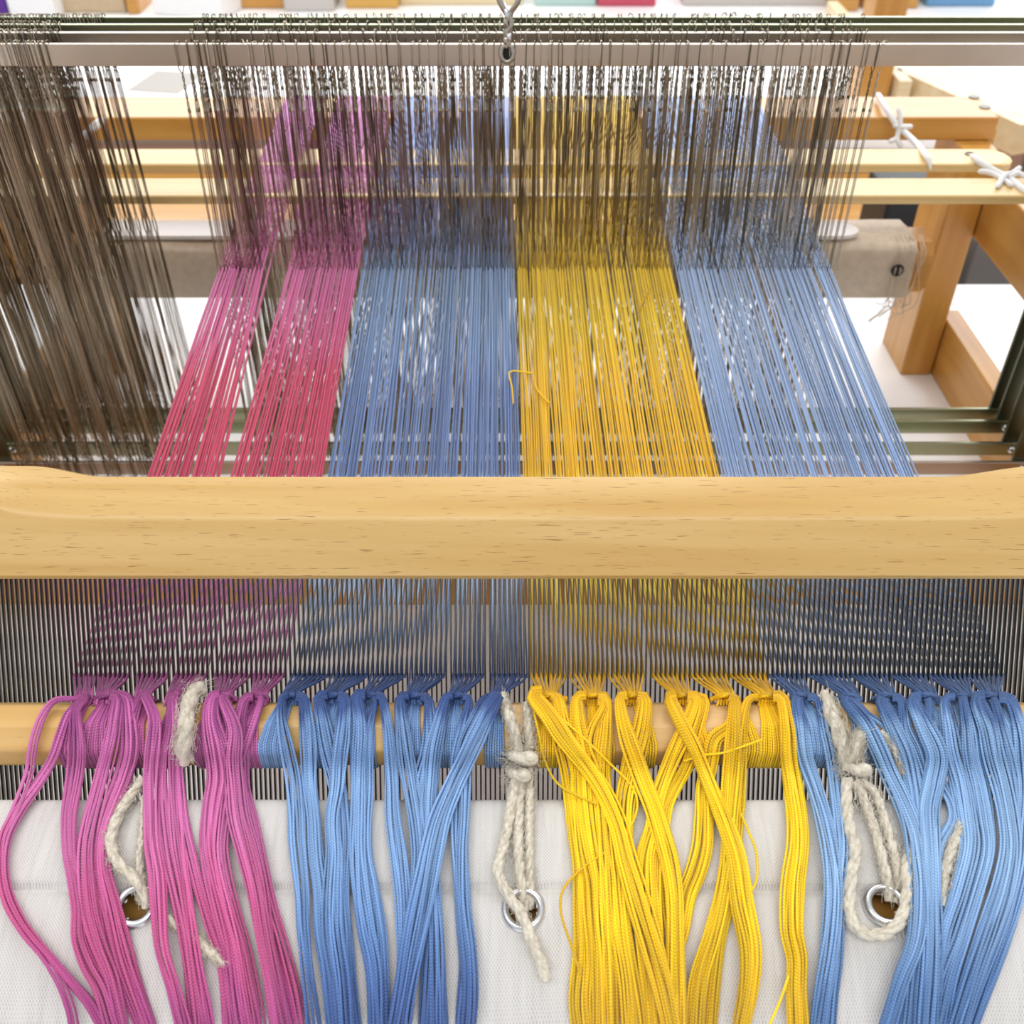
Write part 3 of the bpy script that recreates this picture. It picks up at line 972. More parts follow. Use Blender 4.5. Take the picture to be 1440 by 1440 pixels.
R_ST = 0.00040
def tail(parent, mat, pts, w, lvl, kx, name='tail', n=None, flat=1.0):
    """a loose bundle of strands along a path; w is its width in photo pixels"""
    pts = [(kx * 0.55 + pts[0][0] * 0.45, pts[0][1] - 2.5)] + [(pts[0][0], pts[0][1] + 1.5)] + list(pts[1:])
    C = catmull([(float(x), float(y)) for x, y in pts], 64)
    T = np.gradient(C, axis=0)
    T /= np.linalg.norm(T, axis=1, keepdims=True)
    Nn = np.stack([T[:, 1], -T[:, 0]], axis=1)
    s_ = np.linspace(0, 1, 64)
    tb = Tubes()
    layers = 2 if w > 12 else 1
    w = w * 1.3
    n = n or max(2, int(round(w / 3.7)))
    ph0 = random.uniform(0, 6)
    for ly in range(layers):
        nn = n if ly == 0 else max(2, n - 1)
        for i in range(nn):
            u = 0 if nn == 1 else (i / (nn - 1) * 2 - 1) * (1 if ly == 0 else 0.82)
            wob = 0.16 * np.sin(s_ * random.uniform(3, 8) + random.uniform(0, 6)) + 0.05 * np.sin(s_ * random.uniform(14, 24) + random.uniform(0, 6))
            narrow = 0.48 + 0.36 * np.minimum(1, s_ * 7) + 0.16 * s_ + 0.12 * np.sin(s_ * 9 + ph0)
            off = (u * (w / 2 - 2.0)) * narrow * (1 + 0.0 * u) + random.uniform(-1.2, 1.2) * np.minimum(1, s_ * 6) + wob * min(w / 2, 10) * np.minimum(1, s_ * 6)
            h = R_ST + lvl + ly * 0.00075 + 0.0007 * (1 - abs(u)) + 0.00042 * np.sin(s_ * random.uniform(5, 12) + random.uniform(0, 6)) * np.minimum(1, s_ * 6)
            h = h + 0.0016 * np.exp(-((s_ - 0.03) / 0.04) ** 2)
            pp = C + Nn * off[:, None]
            L = tb.add(env(pp[:, 0], pp[:, 1], h), R_ST * random.uniform(0.82, 1.12), 6, start=0.003)
    return tb.build(name, mat, parent)

def single(parent, mat, pts, lvl=0.0035, r=0.00036):
    C = catmull([(float(x), float(y)) for x, y in pts], 50)
    tb = Tubes()
    tb.add(env(C[:, 0], C[:, 1], lvl + 0.0006 * np.sin(np.linspace(0, 9, 50))), r, 6, start=0.03)
    return tb.build('loose_thread', mat, parent)

def rod_r(q):
    """radius of the eight-sided rod at angle q"""
    m_ = (q + math.pi / 8) % (math.pi / 4) - math.pi / 8
    return RR / math.cos(m_)

def wrap(parent, mat, kx, xl, xr):
    """threads passing round the rod, from the knot over the front and underneath"""
    n = max(4, int((xr - xl) / 3.0))
    tb = Tubes()
    for i in range(n):
        u = i / (n - 1)
        xf = xl + (xr - xl) * u
        xk = kx + (xf - kx) * 0.45
        pts = []
        for q in np.linspace(math.radians(168), math.radians(-120), 38):
            m_ = min(1, max(0, (math.radians(120) - q) / math.radians(85)))
            rr = rod_r(q) + 0.00052 + (0.0002 if i % 2 else 0)
            Y, Z = RC[0] - rr * math.cos(q), RC[1] + rr * math.sin(q)
            pxx = xk + (xf - xk) * m_
            pts.append((xat(pxx, RC[0] - 0.006, RC[1] + 0.004), Y, Z))
        tb.add(np.array(pts), 0.00036, 5, start=0.0)
    return tb.build('rod_wrap', mat, parent)

KNOT_Y = -0.0098
def fan(parent, mat, xs_, kx, ky):
    tb = Tubes()
    K = env(kx, ky, 0.0004)
    n = len(xs_)
    for i, x in enumerate(xs_):
        u = i / (n - 1) * 2 - 1
        e = K + np.array([u * 0.0024, 0.0006 * (i % 3 - 1), 0.0004 * (i % 2)])
        mid = np.array([x + (e[0] - x) * 0.28 + random.uniform(-.0003, .0003), -0.0030, 0.0008 + random.uniform(-.0003, .0005)])
        tb.add(catmull([(x, 0.0008, 0.0), tuple(mid), tuple(e), tuple(e + np.array([u * 0.0004, -0.003, -0.0012]))], 12), 0.00040, 5, start=-0.006)
    return tb.build('fan_threads', mat, parent)

def knot(parent, mat, xl, xr, ky):
    """the crossing loop that lies over the bundle"""
    tb = Tubes()
    n = 5
    for i in range(n):
        v = i / (n - 1) * 2 - 1
        pts = []
        for q in np.linspace(-0.15, 1.15, 16):
            arch = math.sin(min(1, max(0, q)) * math.pi)
            x = xl + (xr - xl) * q
            y = ky + 6.5 - 5.5 * arch + v * 2.2 + (7 * (abs(q - 0.5) - 0.5) if (q < 0 or q > 1) else 0)
            h = -0.0002 + 0.0036 * arch - 0.0007 * abs(v) + (0.0003 * math.sin(q * 9 + i))
            pts.append(env(x, y, h))
        tb.add(np.array(pts), 0.00042, 6)
    return tb.build('knot', mat, parent)

ORD = ['first', 'second', 'third', 'fourth', 'fifth', 'sixth']
CNAME = {'pink': 'pink', 'blue': 'deep blue', 'yellow': 'yellow', 'light': 'light blue'}
WHERE = {'pink': 'from the bare rod end', 'blue': 'from the pink ones', 'yellow': 'from the deep blue ones', 'light': 'from the yellow ones'}
LK = 0.0004
LM = 0.0016
LT = 0.0030
T = {}
T['pink', 0] = dict(k=(108, 129), w=(86, 115), t=[
    ([(108, 981), (78, 984), (61, 1003), (50, 1031), (44, 1061), (40, 1089), (20, 1143), (4, 1178), (1, 1223), (9, 1268), (32, 1310), (61, 1345), (83, 1382), (97, 1418), (103, 1446)], 11, LM),
    ([(118, 981), (97, 1003), (86, 1033), (75, 1067), (55, 1100), (28, 1138), (9, 1176), (4, 1215), (10, 1255), (30, 1297), (62, 1337), (92, 1372), (125, 1410), (146, 1446)], 13, LK),
    ([(120, 981), (107, 997), (107, 1033), (107, 1067), (102, 1105), (96, 1150), (97, 1198), (104, 1237), (111, 1279), (113, 1320), (126, 1357), (145, 1392), (162, 1446)], 20, LM)])
T['pink', 1] = dict(k=(134, 162), w=(117, 152), t=[
    ([(164, 981), (161, 1011), (153, 1055), (139, 1111), (126, 1160), (120, 1200), (121, 1251), (127, 1293), (140, 1334), (156, 1376), (172, 1446)], 20, LM),
    ([(176, 981), (180, 1011), (181, 1055), (172, 1089), (156, 1130), (142, 1178), (140, 1223), (153, 1279), (166, 1334), (180, 1376), (207, 1446)], 22, LK)])
T['pink', 2] = dict(k=(190, 214), w=(186, 206), t=[
    ([(206, 981), (217, 1011), (214, 1055), (211, 1094), (211, 1150), (213, 1190), (219, 1230), (222, 1279), (227, 1334), (244, 1390), (259, 1446)], 20, LT),
    ([(196, 982), (188, 1010), (184, 1050), (180, 1090), (163, 1135), (151, 1175), (150, 1220), (164, 1275), (181, 1335), (194, 1385), (214, 1446)], 12, LK)])
T['pink', 3] = dict(k=(236, 258), w=(226, 254), t=[
    ([(243, 981), (242, 1025), (237, 1067), (237, 1122), (243, 1190), (254, 1251), (264, 1307), (272, 1362), (284, 1446)], 28, LM),
    ([(250, 984), (252, 1030), (250, 1080), (256, 1150), (272, 1223), (291, 1293), (310, 1348), (317, 1400), (321, 1446)], 13, LK)])
T['pink', 4] = dict(k=(302, 330), w=(275, 318), t=[
    ([(300, 981), (297, 1011), (306, 1055), (311, 1094), (305, 1136), (301, 1190), (307, 1230), (319, 1279), (333, 1334), (342, 1390), (351, 1446)], 32, LM),
    ([(314, 981), (330, 1025), (328, 1067), (331, 1108), (336, 1150), (349, 1200), (361, 1251), (373, 1320), (384, 1376), (396, 1446)], 26, LT)])
T['pink', 5] = dict(k=(354, 376), w=(334, 364), t=[
    ([(368, 981), (356, 1017), (342, 1055), (328, 1094), (308, 1130), (296, 1170), (293, 1210), (300, 1260), (316, 1330), (330, 1390), (338, 1446)], 16, LK),
    ([(344, 983), (337, 1020), (340, 1060), (340, 1110), (352, 1160), (368, 1240), (390, 1320), (408, 1390), (418, 1446)], 24, LK)])
T['blue', 0] = dict(k=(398, 420), w=(367, 403), t=[
    ([(397, 980), (396, 1011), (404, 1055), (412, 1094), (416, 1136), (418, 1185), (424, 1251), (427, 1307), (434, 1376), (443, 1446)], 18, LM),
    ([(427, 982), (431, 1011), (434, 1055), (435, 1100), (440, 1150), (443, 1200), (450, 1251), (454, 1307), (464, 1362), (472, 1446)], 19, LM)])
T['blue', 1] = dict(k=(456, 482), w=(438, 474), t=[
    ([(449, 980), (454, 1011), (463, 1055), (471, 1089), (479, 1122), (484, 1180), (481, 1251), (483, 1307), (486, 1376), (496, 1446)], 20, LK),
    ([(484, 983), (482, 1019), (477, 1067), (474, 1108), (468, 1150), (470, 1200), (468, 1251), (469, 1307), (478, 1376), (484, 1446)], 22, LT)])
T['blue', 2] = dict(k=(510, 534), w=(500, 528), t=[
    ([(502, 980), (506, 1019), (504, 1067), (504, 1108), (504, 1150), (504, 1195), (508, 1251), (516, 1307), (526, 1362), (530, 1446)], 22, LM),
    ([(538, 981), (545, 1017), (549, 1055), (552, 1100), (554, 1150), (561, 1205), (567, 1265), (568, 1334), (566, 1390), (561, 1446)], 18, LM),
    ([(528, 983), (519, 1025), (518, 1067), (518, 1111), (516, 1150), (517, 1200), (527, 1250), (535, 1307), (538, 1376), (539, 1446)], 13, LK)])
T['blue', 3] = dict(k=(570, 597), w=(556, 592), t=[
    ([(563, 981), (566, 1019), (570, 1055), (577, 1100), (585, 1150), (589, 1205), (583, 1265), (579, 1320), (572, 1390), (567, 1446)], 20, LM),
    ([(602, 983), (604, 1019), (602, 1055), (593, 1094), (589, 1135), (594, 1190), (604, 1265), (607, 1334), (604, 1446)], 22, LK)])
T['blue', 4] = dict(k=(632, 655), w=(617, 651), t=[
    ([(627, 981), (617, 1017), (608, 1055), (604, 1094), (602, 1136), (604, 1200), (610, 1260), (614, 1340), (616, 1446)], 20, LM),
    ([(660, 983), (652, 1025), (644, 1067), (646, 1108), (646, 1150), (646, 1195), (649, 1251), (652, 1307), (657, 1362), (655, 1446)], 18, LK)])
T['blue', 5] = dict(k=(692, 712), w=(683, 708), t=[
    ([(697, 979), (674, 1025), (654, 1067), (635, 1108), (618, 1150), (608, 1190), (599, 1237), (588, 1293), (577, 1348), (567, 1404), (560, 1446)], 26, LT + 0.001),
    ([(680, 983), (663, 1017), (650, 1053), (653, 1094), (652, 1150), (649, 1200), (651, 1270), (659, 1340), (661, 1400), (658, 1446)], 15, LM)])
T['yellow', 0] = dict(k=(752, 792), w=(753, 794), t=[
    ([(750, 976), (772, 1006), (794, 1039), (819, 1072), (839, 1100), (856, 1131), (870, 1167), (880, 1209), (896, 1265), (917, 1334), (933, 1390), (945, 1446)], 25, LT + 0.001),
    ([(783, 981), (792, 1033), (803, 1080), (808, 1122), (812, 1178), (817, 1225), (819, 1280), (822, 1340), (818, 1404), (822, 1446)], 26, LK)],
    s=[[(747, 984), (758, 1033), (767, 1072), (789, 1106), (839, 1131)],
       [(772, 995), (819, 1036), (856, 1072), (890, 1108), (895, 1142), (872, 1182), (819, 1221), (792, 1251), (789, 1284), (803, 1329), (817, 1370)]])
T['yellow', 1] = dict(k=(815, 852), w=(824, 862), t=[
    ([(812, 981), (814, 1017), (821, 1055), (820, 1094), (822, 1136), (829, 1190), (838, 1235), (842, 1290), (847, 1350), (850, 1446)], 26, LM),
    ([(851, 982), (850, 1019), (846, 1061), (845, 1100), (850, 1139), (856, 1200), (861, 1240), (867, 1307), (878, 1376), (883, 1446)], 26, LM),
    ([(850, 990), (834, 1025), (831, 1050), (842, 1080), (846, 1120), (850, 1180), (853, 1260), (858, 1350), (862, 1446)], 12, LT)])
T['yellow', 2] = dict(k=(876, 902), w=(898, 921), t=[
    ([(872, 981), (878, 1019), (892, 1061), (906, 1100), (921, 1136), (934, 1178), (943, 1215), (949, 1270), (950, 1348), (951, 1446)], 22, LT),
    ([(906, 983), (903, 1019), (894, 1055), (886, 1089), (879, 1122), (877, 1164), (878, 1205), (881, 1260), (890, 1330), (900, 1400), (905, 1446)], 24, LM)])
T['yellow', 3] = dict(k=(946, 970), w=(974, 995), t=[
    ([(942, 981), (958, 1017), (978, 1055), (994, 1094), (1008, 1128), (1022, 1164), (1035, 1205), (1044, 1270), (1055, 1334), (1053, 1390), (1043, 1446)], 22, LT),
    ([(978, 983), (967, 1019), (950, 1055), (936, 1089), (925, 1122), (918, 1164), (908, 1210), (910, 1279), (917, 1362), (922, 1446)], 24, LM),
    ([(989, 984), (978, 1028), (967, 1072), (950, 1106), (937, 1136), (930, 1185), (928, 1260), (934, 1340), (932, 1446)], 18, LK)])
T['yellow', 4] = dict(k=(1003, 1036), w=(1044, 1066), t=[
    ([(1035, 986), (1026, 1020), (1004, 1039), (997, 1072), (990, 1108), (990, 1150), (988, 1190), (979, 1225), (966, 1260), (957, 1310), (944, 1362), (940, 1446)], 22, LK),
    ([(1033, 983), (1033, 1025), (1031, 1067), (1028, 1108), (1025, 1150), (1024, 1200), (1014, 1265), (1000, 1320), (984, 1376), (978, 1446)], 22, LM)],
    s=[[(1072, 1040), (1019, 1058), (990, 1062), (962, 1070)]])
T['yellow', 5] = dict(k=(1058, 1096), w=(1068, 1112), t=[
    ([(1052, 983), (1043, 1022), (1039, 1072), (1036, 1122), (1033, 1178), (1025, 1250), (1010, 1320), (1001, 1390), (996, 1446)], 18, LK),
    ([(1100, 982), (1107, 1025), (1109, 1067), (1115, 1108), (1121, 1150), (1122, 1190), (1116, 1245), (1115, 1307), (1122, 1348), (1121, 1390), (1123, 1446)], 25, LM)],
    s=[[(1042, 1144), (1055, 1175), (1064, 1201), (1064, 1237), (1053, 1259)], [(1109, 1372), (1098, 1405), (1084, 1437), (1080, 1448)]])
T['light', 0] = dict(k=(1112, 1136), w=(1117, 1168), t=[
    ([(1120, 983), (1126, 1025), (1132, 1067), (1146, 1108), (1158, 1150), (1168, 1195), (1173, 1240), (1172, 1290), (1167, 1337), (1158, 1390), (1150, 1446)], 20, LM),
    ([(1150, 983), (1159, 1025), (1168, 1067), (1174, 1108), (1179, 1150), (1183, 1195), (1180, 1240), (1177, 1290), (1175, 1348), (1167, 1404), (1163, 1446)], 18, LK)])
T['light', 1] = dict(k=(1178, 1208), w=(1196, 1232), t=[
    ([(1189, 983), (1215, 1015), (1234, 1050), (1251, 1089), (1270, 1128), (1283, 1164), (1289, 1200), (1294, 1251), (1289, 1320), (1268, 1376), (1246, 1446)], 24, LT),
    ([(1205, 985), (1222, 1005), (1245, 1020), (1262, 1050), (1278, 1090), (1292, 1130), (1300, 1190), (1300, 1260), (1290, 1330), (1274, 1390), (1262, 1446)], 10, LK)])
T['light', 2] = dict(k=(1230, 1259), w=(1238, 1282), t=[
    ([(1240, 984), (1259, 1025), (1275, 1061), (1284, 1100), (1290, 1136), (1298, 1190), (1301, 1240), (1299, 1290), (1290, 1340), (1283, 1390), (1277, 1446)], 26, LM),
    ([(1268, 984), (1273, 1025), (1287, 1055), (1298, 1089), (1306, 1130), (1316, 1180), (1320, 1240), (1311, 1310), (1300, 1380), (1291, 1446)], 16, LK)])
T['light', 3] = dict(k=(1286, 1320), w=(1290, 1334), t=[
    ([(1284, 983), (1298, 1017), (1317, 1061), (1312, 1100), (1305, 1136), (1306, 1180), (1308, 1230), (1309, 1290), (1307, 1362), (1301, 1446)], 28, LT),
    ([(1306, 985), (1308, 1030), (1318, 1090), (1338, 1128), (1340, 1156), (1322, 1190), (1314, 1235), (1310, 1300), (1304, 1370), (1296, 1446)], 17, LK)])
T['light', 4] = dict(k=(1340, 1367), w=(1342, 1386), t=[
    ([(1329, 983), (1334, 1025), (1340, 1061), (1351, 1100), (1359, 1144), (1363, 1190), (1347, 1251), (1328, 1307), (1315, 1376), (1308, 1446)], 22, LM),
    ([(1354, 983), (1362, 1025), (1366, 1067), (1376, 1108), (1384, 1150), (1388, 1195), (1374, 1251), (1352, 1320), (1333, 1376), (1318, 1446)], 24, LM)])
T['light', 5] = dict(k=(1378, 1406), w=(1394, 1438), t=[
    ([(1375, 983), (1390, 1025), (1398, 1067), (1409, 1108), (1417, 1150), (1420, 1195), (1409, 1251), (1390, 1307), (1371, 1362), (1345, 1446)], 26, LT),
    ([(1421, 984), (1434, 1025), (1438, 1067), (1442, 1110), (1440, 1160), (1436, 1215), (1420, 1280), (1400, 1340), (1382, 1390), (1362, 1446)], 22, LK),
    ([(1398, 985), (1410, 1030), (1422, 1080), (1431, 1140), (1429, 1200), (1414, 1270), (1394, 1335), (1373, 1390), (1352, 1446)], 18, LK)])
for (colr, b_), d in T.items():
    kl, kr = d['k']
    kx, ky = (kl + kr) / 2, 978
    base = env(kx, ky, 0.0)
    o = thing('yarn_tassel', '%s %s yarn tassel %s, knotted over the wooden rod' % (ORD[b_], CNAME[colr], WHERE[colr]), 'tassel',
              CNAME[colr] + ' tied yarn tassels', loc=tuple(base))
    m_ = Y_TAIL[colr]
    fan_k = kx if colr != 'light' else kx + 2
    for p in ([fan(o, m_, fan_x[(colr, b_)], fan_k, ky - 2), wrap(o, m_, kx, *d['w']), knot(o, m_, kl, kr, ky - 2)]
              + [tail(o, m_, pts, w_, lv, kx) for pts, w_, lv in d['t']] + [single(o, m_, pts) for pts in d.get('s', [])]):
        under(o, p)

# ------------------------------------------------------------------ wool twine lacing
def twine(parent, pts, w, lvl, name='cord', fuzz=True, plies=3, flex=None):
    n = 90
    C = catmull([(float(x), float(y)) for x, y in pts], n)
    lv = np.interp(np.linspace(0, 1, n), np.linspace(0, 1, len(lvl)), lvl) if hasattr(lvl, '__len__') else np.full(n, lvl)
    P = env(C[:, 0], C[:, 1], lv + w * 0.000105)
    Tn = np.gradient(P, axis=0); Tn /= np.linalg.norm(Tn, axis=1, keepdims=True)
    ref = np.array([0.2, -0.5, 0.84])
    N = ref - (Tn @ ref)[:, None] * Tn; N /= np.linalg.norm(N, axis=1, keepdims=True)
    Bn = np.cross(Tn, N)
    L = np.concatenate([[0], np.cumsum(np.linalg.norm(np.diff(P, axis=0), axis=1))])
    R = w * 0.000105
    tb = Tubes()
    ph = random.uniform(0, 6)
    for k_ in range(plies):
        q = L / (R * 9) * 2 * math.pi + ph + k_ * 2 * math.pi / plies
        off = R * 0.40
        tb.add(P + off * (np.cos(q)[:, None] * N + np.sin(q)[:, None] * Bn), R * 0.62 * (1 + 0.10 * np.sin(L * 900 + k_)), 7)
    cord = under(parent, tb.build(name, M_TWINE, parent))
    if fuzz:
        fz = Tubes()
        for _ in range(int(len(L) * 3.2)):
            i = random.randrange(3, n - 3)
            d = N[i] * random.uniform(-0.3, 1) + Bn[i] * random.uniform(-1, 1)
            d /= np.linalg.norm(d)
            p = P[i] + d * R * 0.8
            q1 = p + d * R * random.uniform(.2, .8) + Tn[i] * random.uniform(-1, 1) * R
            q2 = q1 + Tn[i] * random.uniform(-1, 1) * R * 1.3 + d * R * random.uniform(-.3, .6)
            fz.add(catmull([p, q1, q2], 6), 0.00006, 3)
        f_ = fz.build('fuzz', M_TWINE, cord)
        f_['kind'] = 'stuff'

def lump(parent, px, py, rx, ry, h, name='knot'):
    """a fluffy overhand knot: a strand wound round itself"""
    c = env(px, py, h)
    P = []
    for q in np.linspace(0, 2 * math.pi * 2.5, 80):
        P.append(c + np.array([rx * math.cos(q), -0.6 * ry * math.sin(q * 1.2 + 0.6), 0.0010 * math.sin(q * 2.0) + ry * 0.7 * math.sin(q * 1.2 + 0.6)]))
    tb = Tubes()
    tb.add(np.array(P), 0.0016, 8)
    tb.add(np.array(P) * 1.0 + np.array([0.0004, -0.0005, 0.0006]), 0.0014, 8)
    cord = under(parent, tb.build(name, M_TWINE, parent))
    fz = Tubes()
    for _ in range(420):
        d = np.random.default_rng(random.randrange(10 ** 6)).normal(0, 1, 3)
        d /= np.linalg.norm(d)
        p = c + d * np.array([rx * 1.2, ry * 0.9, ry * 1.1])
        s2 = np.array([random.uniform(-1, 1), random.uniform(-1, 1), random.uniform(-1, 1)])
        fz.add(catmull([p, p + d * 0.0012 + s2 * 0.001, p + d * 0.0016 + s2 * 0.0026], 6), 0.00005, 3)
    f_ = fz.build('fuzz', M_TWINE, cord)
    f_['kind'] = 'stuff'

tw = thing('twine_lacing', 'fuzzy undyed twine lacing the rod among the pink tassels', 'twine', 'twine lacings', loc=tuple(env(260, 1030, 0)))
twine(tw, [(285, 968), (274, 973), (265, 992), (261, 1025), (258, 1056), (262, 1070)], 22, [0.0008, 0.0022, 0.003, 0.003, 0.001])
twine(tw, [(202, 1094), (186, 1116), (170, 1140), (159, 1165), (156, 1187), (166, 1214), (190, 1236), (203, 1258), (208, 1276)], 15, [0.0, 0.0004, 0.0006, 0.0006, 0.0, -0.002])
twine(tw, [(204, 1120), (201, 1168), (196, 1205), (200, 1245), (200, 1272)], 11, [0.0, 0.0, 0.0, -0.001, -0.003])
twine(tw, [(236, 1292), (258, 1306), (281, 1326), (302, 1343), (322, 1356)], 13, 0.0)
tw = thing('twine_lacing', 'fuzzy undyed twine knotted on the rod between blue and yellow tassels', 'twine', 'twine lacings', loc=tuple(env(735, 1060, 0)))
twine(tw, [(706, 978), (710, 992), (721, 1022), (728, 1052), (733, 1066)], 15, [0.0, 0.0004, 0.0006, 0.0012])
twine(tw, [(740, 990), (742, 1005), (744, 1030), (745, 1052)], 12, [0.0, 0.0004, 0.0008])
lump(tw, 733, 1066, 0.0032, 0.0034, 0.003)
lump(tw, 728, 1090, 0.0022, 0.0026, 0.003)
twine(tw, [(727, 1082), (722, 1110), (716, 1150), (706, 1195), (700, 1226), (713, 1255), (733, 1284), (746, 1318), (760, 1350), (768, 1378)], 15, [0.003, 0.0016, 0.001, 0.001, 0.0016, 0.001, 0.0006])
twine(tw, [(738, 1080), (731, 1120), (729, 1170), (731, 1223), (736, 1258), (739, 1280)], 14, [0.002, 0.0006, 0.0002, 0.0, -0.001, -0.004])
twine(tw, [(744, 1080), (745, 1120), (744, 1180), (745, 1230), (746, 1258), (745, 1278)], 12, [0.002, 0.0006, 0.0002, 0.0, -0.001, -0.004])
tw = thing('twine_lacing', 'fuzzy undyed twine looping round a grommet among light blue tassels', 'twine', 'twine lacings', loc=tuple(env(1195, 1080, 0)))
twine(tw, [(1157, 978), (1164, 990), (1177, 1025), (1188, 1061), (1192, 1085)], 21, [0.0002, 0.0006, 0.001, 0.0016])
twine(tw, [(1216, 1034), (1208, 1036), (1202, 1052), (1200, 1080)], 18, [0.001, 0.002, 0.002])
twine(tw, [(1236, 1030), (1248, 1040), (1262, 1064), (1270, 1090)], 13, [0.0, 0.0, 0.0])
lump(tw, 1200, 1082, 0.0026, 0.0030, 0.003)
twine(tw, [(1192, 1095), (1190, 1120), (1195, 1165), (1203, 1198), (1196, 1240), (1195, 1278), (1203, 1303), (1224, 1315), (1250, 1310), (1269, 1288), (1276, 1250), (1275, 1220), (1284, 1190)], 16, [0.002, 0.001, 0.0006, 0.0006, 0.0008, 0.0012, 0.001, 0.0004])
twine(tw, [(1203, 1098), (1213, 1120), (1226, 1155), (1239, 1200), (1247, 1235), (1251, 1266)], 14, [0.002, 0.0006, 0.0002, 0.0, -0.001, -0.004])
twine(tw, [(1210, 1098), (1230, 1115), (1245, 1155), (1257, 1200), (1263, 1235), (1259, 1268)], 13, [0.002, 0.0006, 0.0002, 0.0, -0.001, -0.004])
twine(tw, [(1352, 1160), (1342, 1185), (1331, 1215), (1325, 1245), (1322, 1275)], 15, 0.0)

# ------------------------------------------------------------------ what stands behind the loom
T2Y = 0.89
t = thing('back_table', 'long white table behind the loom with papers and boxes', 'table', loc=(0, 1.5, TZ))
under(t, box('table_top', -1.6, 1.6, T2Y, 2.6, TZ - 0.004, TZ, M_TABLE, t, b=0.001))
under(t, box('edge_band', -1.6, 1.6, T2Y - 0.002, T2Y + 0.02, TZ - 0.026, TZ - 0.0045, M_EDGE, t, b=0.001))
for sx in (-1.4, 1.4):
    for sy in (0.95, 2.5):
        under(t, box('leg', sx - 0.02, sx + 0.02, sy - 0.02, sy + 0.02, -0.9, TZ - 0.0265, M_GREY, t))

def on_table(px0, px1, py_base, depth_, h, name, mat, label, cat, rot=0.0, b=0.002, parts=None):
    """a box standing on the back table, its front bottom edge showing at row py_base"""
    p = atZ((px0 + px1) / 2, py_base, TZ + 0.0003)
    wdt = (px1 - px0) / F * depth(p[1], TZ)
    o = thing(name, label, cat, loc=tuple(p))
    o.rotation_euler = (0, 0, rot)
    box(parts or 'body', -wdt / 2, wdt / 2, 0, depth_, 0, h, mat, o, b=b)
    return o, wdt

M_PURPLE = plain('purple_card', '#5a2b8c', 0.6)
M_TEAL = plain('pale_teal_cloth', '#bcd9d2', 0.9)
M_ROSE = plain('rose_red_cloth', '#c8566a', 0.9)
M_OCHRE = plain('ochre_cloth', '#d8ab5c', 0.9)
M_BLUE2 = plain('blue_plastic', '#6d9fca', 0.4)
M_CREAM = wood('cream_wood', '#eddcb8', '#e2cb9d', '#c8aa78', axis='X', fleck_amt=0.2)
M_LGREY = plain('light_grey_cloth', '#c9c4bd', 0.9)
on_table(-60, 14, 26, 0.02, 0.30, 'folder', M_PURPLE, 'purple folder at the top edge behind the spare heddles', 'folder')
on_table(16, 80, 27, 0.10, 0.18, 'carton', M_PAPER, 'plain white carton beside the purple folder', 'carton')
on_table(84, 178, 18, 0.10, 0.12, 'storage_box', M_CLOTH_TAN, 'tan fabric storage box next to the white carton', 'box')
on_table(180, 197, 20, 0.10, 0.12, 'wood_block', M_LOOM_X, 'small brown wooden block beside the tan box', 'block')
o, w_ = on_table(212, 318, 24, 0.09, 0.035, 'picture_frame', M_PAPER, 'white picture frame lying flat behind the shaft bars', 'frame', rot=-0.25, parts='border')
on_table(340, 400, 12, 0.16, 0.10, 'wood_block', M_LOOM_X, 'wide wooden block behind the white picture frame', 'block')
on_table(400, 470, 16, 0.12, 0.05, 'folded_cloth', M_LGREY, 'pale grey folded cloth beside the wide wooden block', 'cloth')
on_table(486, 560, 12, 0.12, 0.08, 'folded_cloth', M_OCHRE, 'ochre folded cloth on the back table', 'cloth')
on_table(562, 735, 7, 0.12, 0.05, 'folded_cloth', M_CREAM, 'cream folded cloth behind the wire hook', 'cloth')
on_table(752, 838, 8, 0.12, 0.08, 'folded_cloth', M_TEAL, 'pale teal folded cloth on the back table', 'cloth')
on_table(840, 922, 9, 0.12, 0.08, 'folded_cloth', M_ROSE, 'rose red folded cloth on the back table', 'cloth')
on_table(960, 1162, 8, 0.14, 0.06, 'cloth_roll', M_LGREY, 'light grey flat bundle behind the rear shaft', 'cloth')
on_table(1172, 1206, 16, 0.10, 0.12, 'wood_block', M_LOOM_X, 'upright wooden block near the blue container', 'block')
on_table(1212, 1290, 12, 0.10, 0.10, 'wood_block', M_LOOM_X, 'broad wooden block beside the blue container', 'block')
on_table(1302, 1398, 9, 0.10, 0.10, 'container', M_BLUE2, 'blue plastic container at the far table', 'container')
# papers lying on the back table
def sheet(px, py, wx, wy, rot, label, mat=None, inset=None):
    p = atZ(px, py, TZ + 0.0008)
    o = thing('paper_sheet', label, 'paper', 'papers on the back table', loc=tuple(p))
    o.rotation_euler = (0, 0, rot)
    sh_ = box('sheet', -wx / 2, wx / 2, -wy / 2, wy / 2, -0.0004, 0.0004, mat or M_PAPER, o, b=0)
    if inset:
        box('print', -wx * .28, wx * .28, -wy * .28, wy * .28, 0.0006, 0.0010, inset, sh_, b=0)
M_PRINT = plain('grey_print', '#b9b3ab', 0.7)
sheet(235, 116, 0.11, 0.13, -0.2, 'white sheet with a small grey picture under the front bar', inset=M_PRINT)
sheet(60, 116, 0.08, 0.12, 0.1, 'blank white sheet behind the spare heddles')
sheet(600, 112, 0.16, 0.14, 0.05, 'blank white sheet above the deep blue warp')
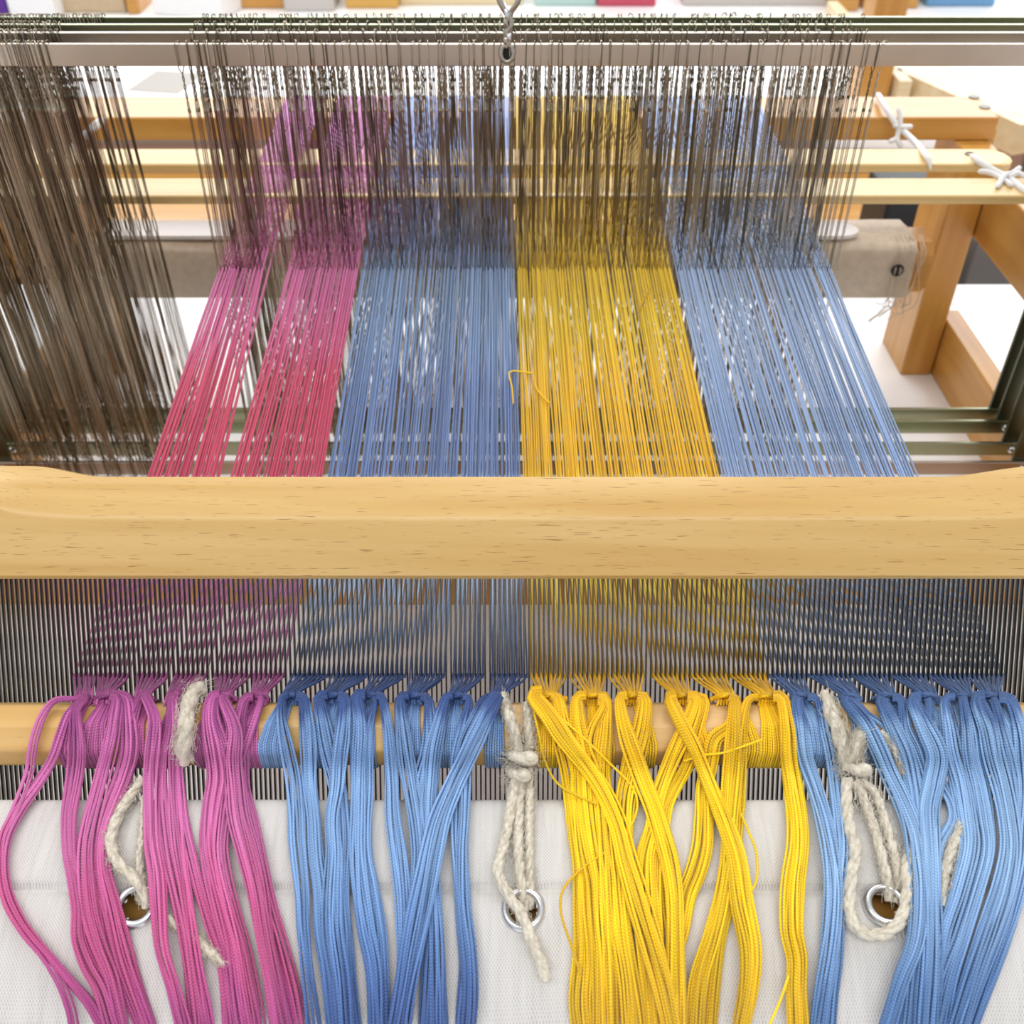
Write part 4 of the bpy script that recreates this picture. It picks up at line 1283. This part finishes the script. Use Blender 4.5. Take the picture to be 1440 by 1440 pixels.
# another loom's pieces
o = thing('far_loom', 'pale wooden frame of another loom on the back table', 'loom', loc=tuple(atZ(1240, 140, TZ)))
p = atY(1238, 100, 0.93)
under(o, box('post', p[0] - 0.018, p[0] + 0.016, 0.935, 0.975, TZ + 0.0002, 0.05, M_LOOM_Z, o))
under(o, box('foot', p[0] + 0.02, p[0] + 0.034, 0.92, 1.25, TZ + 0.0002, TZ + 0.03, M_CREAM, o))
q0, q1 = atZ(1290, 92, TZ + 0.03), atZ(1470, 170, TZ + 0.03)
dv = (q1 - q0) / np.linalg.norm(q1 - q0)
pv = np.array([-dv[1], dv[0], 0]) * 0.03
vv = [tuple(q0 - pv), tuple(q0 + pv), tuple(q1 + pv), tuple(q1 - pv)]
vv += [(x, y, TZ + 0.0003) for x, y, z in vv]
under(o, mk('side_rail', vv, [(0, 1, 2, 3), (7, 6, 5, 4), (0, 4, 5, 1), (1, 5, 6, 2), (2, 6, 7, 3), (3, 7, 4, 0)], M_CREAM, o))
# things standing between the two tables
o = thing('cabinet', 'brown wooden cabinet in the gap behind the loom', 'cabinet', loc=(0, 0.80, -0.9))
under(o, box('body', -1.2, 1.2, 0.70, 0.86, -0.9, -0.20, M_FLOOR, o))
under(o, box('cabinet_top', -1.22, 1.22, 0.69, 0.87, -0.1998, -0.185, M_LOOM_X, o))
def gapbox(px0, px1, py0, py1, Y, dy, name, mat, label, cat):
    p, q = atY(px0, py1, Y), atY(px1, py0, Y)
    o = thing(name, label, cat, loc=(float((p[0] + q[0]) / 2), Y, -0.9))
    under(o, box('body', p[0], xat(px1, Y, p[2]), Y, Y + dy, -0.9, q[2], mat, o, b=0.003))
    return o
gapbox(1216, 1302, 276, 420, 0.575, 0.06, 'bag', M_BLACK, 'black bag standing behind the linen covered beam', 'bag')
gapbox(1350, 1440, 338, 420, 0.57, 0.05, 'metal_case', M_GREY, 'grey metal case beside the rear post', 'case')
p = atY(1180, 202, 0.50)
tb = Tubes()
q0, q1 = atY(1150, 199, 0.52), atY(1325, 200, 0.52)
tb.add(np.array([q0 + (q1 - q0) * i / 5 for i in range(6)]), 0.0045, 12)
tag(tb.build('plastic_tube', M_PAPER), 'white plastic tube just behind the back beam', 'tube')
